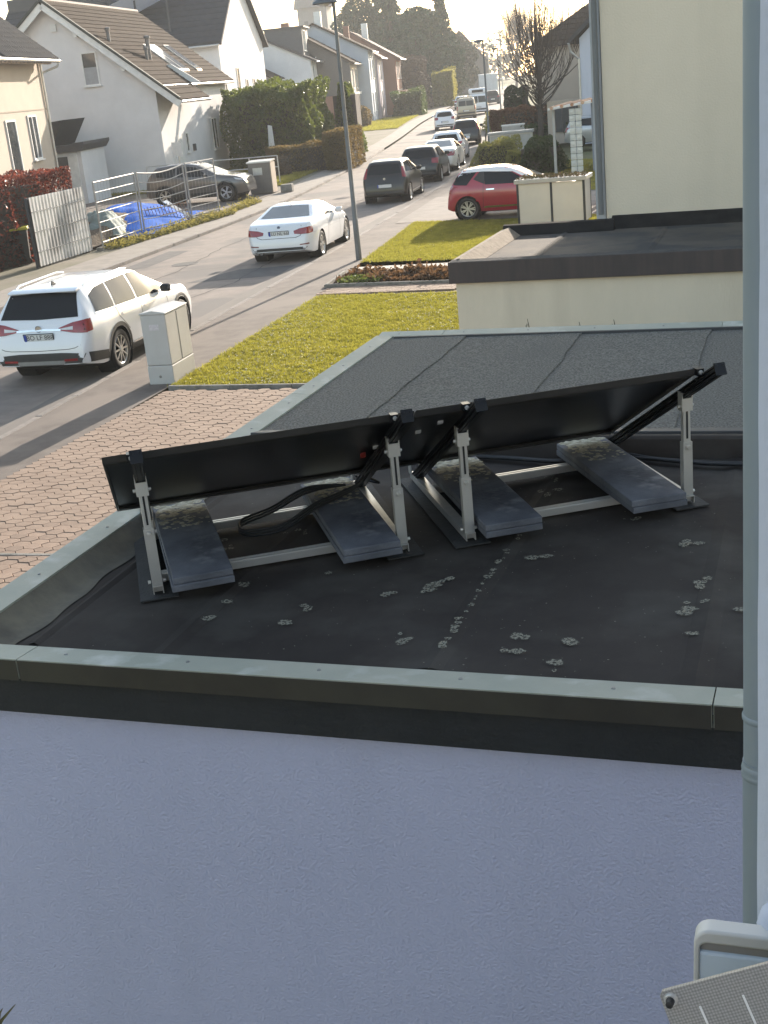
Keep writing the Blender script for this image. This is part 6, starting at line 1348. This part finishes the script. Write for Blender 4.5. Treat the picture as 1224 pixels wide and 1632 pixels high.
# ================================================================ plants
M_ivy = pm('ivy leaf', (.035,.06,.016), (.08,.10,.025), 1.5, .45, translucent=(.16,.2,.03), c3=(.12,.12,.03), c3scale=3)
M_hedgeb = pm('winter hedge leaf', (.13,.095,.04), (.09,.085,.03), 2, .7, translucent=(.22,.15,.05))
M_redleaf = pm('red beech leaf', (.055,.02,.016), (.12,.035,.024), 2.5, .5, translucent=(.22,.05,.03))
M_conif = pm('conifer needles', (.02,.052,.02), (.04,.078,.03), .8, .8)
M_conif2 = pm('olive conifer needles', (.035,.052,.022), (.055,.068,.03), .8, .8)
M_bark = pm('bark', (.075,.06,.048), (.05,.04,.034), 8, .95, bump=.6, bscale=30)
M_yshrub = pm('yellow green shrub', (.2,.19,.05), (.14,.15,.04), 3, .7, translucent=(.4,.36,.08))
M_dshrub = pm('dark shrub leaf', (.03,.05,.016), (.06,.08,.03), 3, .5, translucent=(.08,.12,.02))
M_twig = pm('dry twig', (.13,.09,.055), (.09,.065,.04), 3, .9)
def hedge(name, label, cat, loc, rz, lx, ly, h, n, size, mat, lump=.15, taper=.0, seed=1, kind_mesh=None, flat=0):
    t = thing(name, label, cat, loc, rz); rs = np.random.RandomState(seed)
    # dark woody core so that gaps read as depth
    m = MB(); m.box(.12*lx, .88*lx, .15*ly, .85*ly, 0, h*.86); m.build('branches', M_bark, t)
    f = rs.randint(0, 5, n); A = rs.uniform(0, 1, (n, 3)); d = rs.gamma(1.2, .09, n)
    A[f == 0, 0] = d[f == 0]/lx; A[f == 1, 0] = 1-d[f == 1]/lx; A[f == 2, 1] = d[f == 2]/ly; A[f == 3, 1] = 1-d[f == 3]/ly; A[f == 4, 2] = 1-d[f == 4]/h
    P = A*np.array([lx, ly, h])
    w = lump*(np.sin(P[:,0]*2.3+seed)*np.cos(P[:,2]*2.9)+np.sin(P[:,1]*3.1+P[:,2]*1.7+seed)+.5*np.sin(P[:,0]*6.1+P[:,1]*5.3))
    C_ = np.array([lx/2, ly/2, h*.5]); D = P-C_; D /= np.linalg.norm(D, axis=1)[:, None]; P += D*w[:, None]
    P[:, 2] = np.maximum(P[:, 2], .02); P[:, 0] = lx/2+(P[:, 0]-lx/2)*(1-taper*P[:, 2]/h)
    o = link('foliage', leaf_mesh('foliage', P, size, flat), mat, t); return t
hedge('red_hedge', 'copper red beech hedge behind the corrugated fence', 'hedge', (-24.0,26.5,.08), R(1), 2.0, 8.7, 2.5, 30000, .10, M_redleaf, .10, seed=2)
hedge('tall_hedge', 'tall dark evergreen hedge at the corner of the white gabled house', 'hedge', (-31.3,66.6,.1), R(11), 4.6, 7.5, 4.2, 42000, .17, M_ivy, .34, seed=3)
hedge('conical_shrub', 'dark evergreen shrub sloping beside the tall hedge', 'shrub', (-28.0,74.4,.1), R(11), 1.8, 2.5, 4.0, 9000, .16, M_ivy, .15, .75, seed=8)
hedge('low_hedge', 'clipped brown hedge before the tall dark hedge', 'hedge', (-27.2,62.4,.1), R(-58), 1.1, 4.2, 1.35, 12000, .10, M_hedgeb, .08, seed=4)
hedge('low_hedge', 'clipped hedge by the road behind the first lamp post', 'hedge', (-23.7,61.6,.1), R(10), 1.3, 4.6, 1.9, 14000, .10, M_hedgeb, .09, seed=5)
hedge('brown_shrub', 'reddish bare shrub at the left end of the low hedge', 'shrub', (-27.0,60.2,.1), 0, 1.6, 1.4, .95, 5000, .09, M_twig, .12, .3, seed=6)
hedge('yellow_shrub', 'yellow green shrub beside the bin cabinet', 'shrub', (-14.2,54.6,.07), R(5), 2.0, 1.6, 1.15, 9000, .09, M_yshrub, .18, .3, seed=7)
hedge('dark_shrub', 'dark green rounded shrub behind the red car', 'shrub', (-11.5,50.9,.07), 0, 1.8, 1.6, 1.15, 9000, .10, M_dshrub, .18, .35, seed=9)
hedge('dark_shrub', 'low dark shrub between yellow shrub and the round dark one', 'shrub', (-12.3,52.6,.07), 0, 1.6, 1.3, .8, 6000, .09, M_yshrub, .16, .3, seed=12)
hedge('brown_hedge', 'brown winter hedge around the bare tree', 'hedge', (-17.6,72.5,.07), R(-4), 6.2, 1.4, 1.9, 14000, .13, pm('copper hedge leaf', (.17,.085,.045), (.12,.07,.04), 2, .7, translucent=(.22,.1,.05)), .14, seed=10)
hedge('green_hedge', 'green hedge foot below the bare tree', 'hedge', (-15.2,69.6,.07), 0, 2.6, 1.2, 1.0, 6000, .12, M_dshrub, .16, seed=11)
hedge('conifer_hedge', 'olive conifer hedge left of the bare tree', 'hedge', (-18.6,79.5,.07), R(5), 1.7, 1.5, 2.7, 7000, .14, M_conif2, .25, .25, seed=13)
hedge('garden_shrub', 'low garden shrubs along the kerb by the third lamp', 'shrub', (-21.8,88.5,.07), R(14), 1.5, 8.0, 1.1, 12000, .14, M_yshrub, .2, seed=14)
hedge('garden_shrub', 'dark bushes before the distant lilac house', 'shrub', (-44.5,138.5,.1), R(14), 3.0, 9.0, 2.4, 14000, .22, M_dshrub, .4, seed=15)
hedge('yellow_hedge', 'tall yellowish hedge at the far bend of the road', 'hedge', (-47.8,166,.1), R(14), 2.6, 18.0, 4.2, 18000, .3, M_yshrub, .4, seed=16)
hedge('brown_thicket', 'brown bare thicket below the conifers', 'shrub', (-53.5,161,.1), R(14), 6.0, 12.0, 6.0, 20000, .3, M_twig, .6, .2, seed=17)
hedge('shrub', 'leafy shrub beside the entrance of the white row house', 'shrub', (-42.5,116.5,.1), R(14), 2.2, 3.0, 1.6, 8000, .18, M_hedgeb, .3, .2, seed=18)
# verge weeds along the barrier fence
P = pts_in([(-20.9,34.4),(-20.35,34.6),(-20.3,43.2),(-21.0,43.2)], 2600, .1); P[:, 2] += NP.gamma(1.2,.05,len(P))
o = link('verge_weeds', leaf_mesh('verge_weeds', P, .13, aspect=.25), pm('verge grass', (.19,.17,.05), (.1,.12,.03), 2, .9, translucent=(.35,.3,.08))); tag(o, 'tufts of grass and weeds along the foot of the barriers', 'weeds', kind='stuff')
P = pts_in([(-20.9,43.6),(-20.6,43.6),(-21.0,47.2),(-21.6,47.2)], 1400, .1); P[:, 2] += NP.gamma(1.2,.05,len(P))
o = link('verge_weeds', leaf_mesh('verge_weeds', P, .13, aspect=.25), MATS['verge grass']); tag(o, 'grass tuft at the driveway corner beside the barriers', 'weeds', kind='stuff')

# ---- trees
def conifer(label, loc, h, r, n, mat, seed, name='conifer_tree', shape=1.0, size=.55):
    t = thing(name, label, 'tree', loc); rs = np.random.RandomState(seed)
    m = MB(); m.tube([(0,0,0),(0,0,h*.5),(0,0,h*.97)], [r*.09,r*.06,.05], 8); m.build('trunk', M_bark, t)
    # whorls of drooping boughs carrying needle sprays
    P = []; nb = int(n/60)
    for k in range(nb):
        z = h*(.08+.9*rs.uniform()**.9); rad = r*(1-(z/h)**shape)*rs.uniform(.65,1.12)+.3; a_ = rs.uniform(0,6.283)
        s_ = rs.uniform(.25,1.0,60); rr = rad*s_; dz = -.18*rad*s_**2+rs.normal(0,.22,60)
        aa = a_+rs.normal(0,.16,60)/(.4+s_); P.append(np.stack([rr*np.cos(aa), rr*np.sin(aa), z+dz], 1))
    P = np.concatenate(P); P[:, 2] = np.maximum(P[:, 2], .2)
    link('crown', leaf_mesh('crown', P, size, .3), mat, t); return t
conifer('tall dark spruce behind the row houses', (-60.5,190,0), 19, 6.0, 14000, M_conif, 1, shape=.8)
conifer('slim spruce top right of the big dark conifer', (-53.5,192,0), 17.5, 4.2, 11000, M_conif, 2, shape=1.0)
def crown_tree(label, loc, h, lobes, n, size, mat, seed, name='broad_conifer', trunk_h=3.0, tr=.35):
    t = thing(name, label, 'tree', loc); rs = np.random.RandomState(seed)
    m = MB(); m.tube([(0,0,0),(.1,0,trunk_h),(0,.1,h*.7)], [tr,tr*.8,tr*.3], 9)
    for (x, y, z, r) in lobes: m.tube([(0,0,trunk_h*.9),(x*.5,y*.5,(z+trunk_h)/2),(x,y,z)], [tr*.45,tr*.3,.05], 6)
    m.build('trunk', M_bark, t); P = []
    tot = sum(l[3]**2 for l in lobes)
    for (x, y, z, r) in lobes:
        k = int(n*r*r/tot); v = rs.normal(size=(k,3)); v /= np.linalg.norm(v, axis=1)[:, None]
        # clumps on each lobe
        cl = rs.normal(size=(26,3)); cl /= np.linalg.norm(cl, axis=1)[:, None]; dd = (v@cl.T).max(1)
        rad = r*(.42+.68*dd**4)*rs.uniform(.82,1.04,k); P.append(v*rad[:, None]*np.array([1,1,.85])+np.array([x,y,z]))
    P = np.concatenate(P); link('crown', leaf_mesh('crown', P, size, .2), mat, t); return t
crown_tree('large dark broad conifer behind the pale blue row house', (-67,196,0), 17, [(0,0,11,4.5),(-3,1,9,4),(3.5,0,9,4),(0,0,14.5,3.2),(5.5,0,6.5,3.5),(-5,0,6,3.5),(1.5,-2,7,4)], 26000, .55, M_conif, 3)
crown_tree('wide dark green conifer by the road bend', (-54.5,182,0), 13, [(0,0,8,4.2),(3.5,0,6.5,3.2),(-3.2,0,6.5,3.6),(1,0,10.8,2.8),(4.8,-1,4.2,2.6),(-4.5,0,4,3)], 24000, .5, M_conif, 4)
crown_tree('dark tree mass left of the scaffolded house', (-63,215,0), 15, [(0,0,8,5),(-5,0,7,4.5),(4.5,0,6.5,4.2),(-1,0,12,3.4),(6,0,3.6,3)], 18000, .6, M_conif2, 5)
# bare trees
def branch_tree(label, loc, h, seed, levels, spread, r0, name='bare_tree', up=.35, nchild=4, trunk=.3, sides=5, cat='tree', lenf=.68, mat=None, rmin=.006):
    t = thing(name, label, cat, loc); rs = random.Random(seed); m = MB(); tw = MB()
    def grow(p, d, L, r, lv):
        n = 4; pts = [p]; q = p.copy(); dd = d.copy()
        for k in range(n):
            dd = (dd+Vector((rs.gauss(0,.10), rs.gauss(0,.10), up*.25))).normalized(); q = q+dd*(L/n); pts.append(q.copy())
        rr = [lerp(r, r*.55, k/n) for k in range(n+1)]
        (m if lv <= 1 else tw).tube(pts, rr, sides if lv < 2 else 3, cap=False)
        if lv < levels:
            c = nchild if lv else nchild+2
            for k in range(c):
                f = rs.uniform(.35,1.0) if lv else rs.uniform(.75,1.0); i = min(n-1, int(f*n)); b = pts[i].lerp(pts[i+1], f*n-i)
                a_ = rs.uniform(0,6.283); side = dd.cross(Vector((math.cos(a_), math.sin(a_), .3))).normalized()
                nd = (dd*1.0+side*spread*rs.uniform(.6,1.3)+Vector((0,0,up*.5))).normalized(); grow(b, nd, L*lenf*rs.uniform(.75,1.2), max(rmin, rr[i]*.6), lv+1)
    grow(Vector((0,0,0)), Vector((0,0,1)), h*trunk, r0, 0)
    m.build('trunk', mat or M_bark, t); tw.build('crown', mat or M_bark, t); return t
def columnar(label, loc, h, seed):
    t = thing('bare_columnar_tree', label, 'tree', loc); rs = random.Random(seed)
    m = MB(); m.tube([(0,0,0),(.02,0,1.5),(.05,.02,3.0),(.0,.05,5.5),(0,0,h*.95)], [.17,.14,.12,.07,.015], 9); m.build('trunk', M_bark, t); tw = MB()
    for k in range(120):
        z0 = rs.uniform(1.7,4.6); a_ = rs.uniform(0,6.283); rad = rs.uniform(.5,2.7)*(1.05 if z0 < 3.2 else .7); top = rs.uniform(.55,1.0)*(h-z0)+z0*.0
        top = min(h, z0+rs.uniform(2.2,4.8)); pts = []
        for i in range(7):
            u_ = i/6; rr = rad*(1-(1-u_)**2.2); pts.append((rr*math.cos(a_)+rs.gauss(0,.03), rr*math.sin(a_)+rs.gauss(0,.03), lerp(z0, top, u_**1.15)))
        r_ = rs.uniform(.018,.034); tw.tube(pts, [lerp(r_, .006, i/6) for i in range(7)], 4, cap=False)
        for q in range(5):
            i = rs.randint(2,5); b = Vector(pts[i]); d = Vector((rs.gauss(0,.28)+.25*math.cos(a_), rs.gauss(0,.28)+.25*math.sin(a_), 1)).normalized(); L = rs.uniform(.5,1.3)
            tw.tube([b, b+d*L*.5+Vector((rs.gauss(0,.04),rs.gauss(0,.04),0)), b+d*L+Vector((0,0,.1))], [.011,.008,.005], 3, cap=False)
    tw.build('crown', M_bark, t); return t
columnar('bare columnar tree with upswept branches before the cream house', (-14.2,69.5,.07), 8.3, 4)
branch_tree('slender leafless tree in the front garden of the white row house', (-39.8,112,.1), 4.5, 7, 3, .6, .05, nchild=3)
fl = ['pale leafless tree in the haze above the box truck', 'hazy bare tree right of the scaffolding', 'hazy bare tree behind the columnar tree', 'far leafless tree by the road end', 'hazy bare tree at the left of the road end', 'bare treetop behind the dark dormer house', 'bare tree above the cream house roof']
for k, (x, y, h, s_) in enumerate(((-58,262,22,1),(-48,255,20,2),(-36,240,19,3),(-64,290,24,4),(-80,300,20,5),(-70,190,13,6),(-22,150,15,8))):
    branch_tree(fl[k], (x,y,0), h, 20+s_, 4, .62, .28, up=.30, nchild=6, trunk=.30, lenf=.70, rmin=.012, mat=pm('grey twigs', (.12,.1,.085), None, 4, .95))
# distant wood closing the view
P = []
rs = np.random.RandomState(5)
for k in range(130):
    x = rs.uniform(-330,150); y = 400+rs.uniform(-10,50); r = rs.uniform(4,8); h = rs.uniform(6,13); n = 260
    v = rs.normal(size=(n,3)); v /= np.linalg.norm(v, axis=1)[:, None]; P.append(v*r*rs.uniform(.6,1,(n,1))*np.array([1,1,h/9])+np.array([x,y,h*.55]))
o = link('distant_wood', leaf_mesh('distant_wood', np.concatenate(P), 1.6), pm('distant wood', (.07,.07,.05), None, .1, 1)); tag(o, 'distant wooded skyline at the end of the street', 'wood', kind='stuff')
# blade of a plant reaching into the lower left corner
m = MB(); m.tube([(-1.6,0.9,0.0),(-1.45,0.95,1.6),(-1.2,1.08,2.8),(-1.095,1.166,3.017),(-1.082,1.178,3.038),(-1.067,1.193,3.054)], [.012,.008,.005,.003,.0025,.0006], 6)
m.tube([(-1.086,1.174,3.034),(-1.083,1.176,3.05),(-1.079,1.18,3.056)], [.0015,.002,.0005], 5)
tag(m.build('climbing_plant_stem', pm('olive stem', (.1,.09,.035), None, 4, .8), None, smooth=True), 'thin olive plant stem poking into the lower left corner', 'plant stem')
# ================================================================ haze
hz = MB().box(-490,370,-130,570,-1.2,48)
ho = hz.build('haze', None); ho['kind'] = 'stuff'
hm_ = bpy.data.materials.new('haze'); hm_.use_nodes = True; n = hm_.node_tree.nodes; n.clear()
out = n.new('ShaderNodeOutputMaterial'); pv = n.new('ShaderNodeVolumePrincipled'); pv.inputs['Color'].default_value = (.96,.96,.96,1); pv.inputs['Density'].default_value = 0.0006; pv.inputs['Anisotropy'].default_value = 0.2
hm_.node_tree.links.new(pv.outputs[0], out.inputs['Volume']); ho.data.materials.append(hm_)
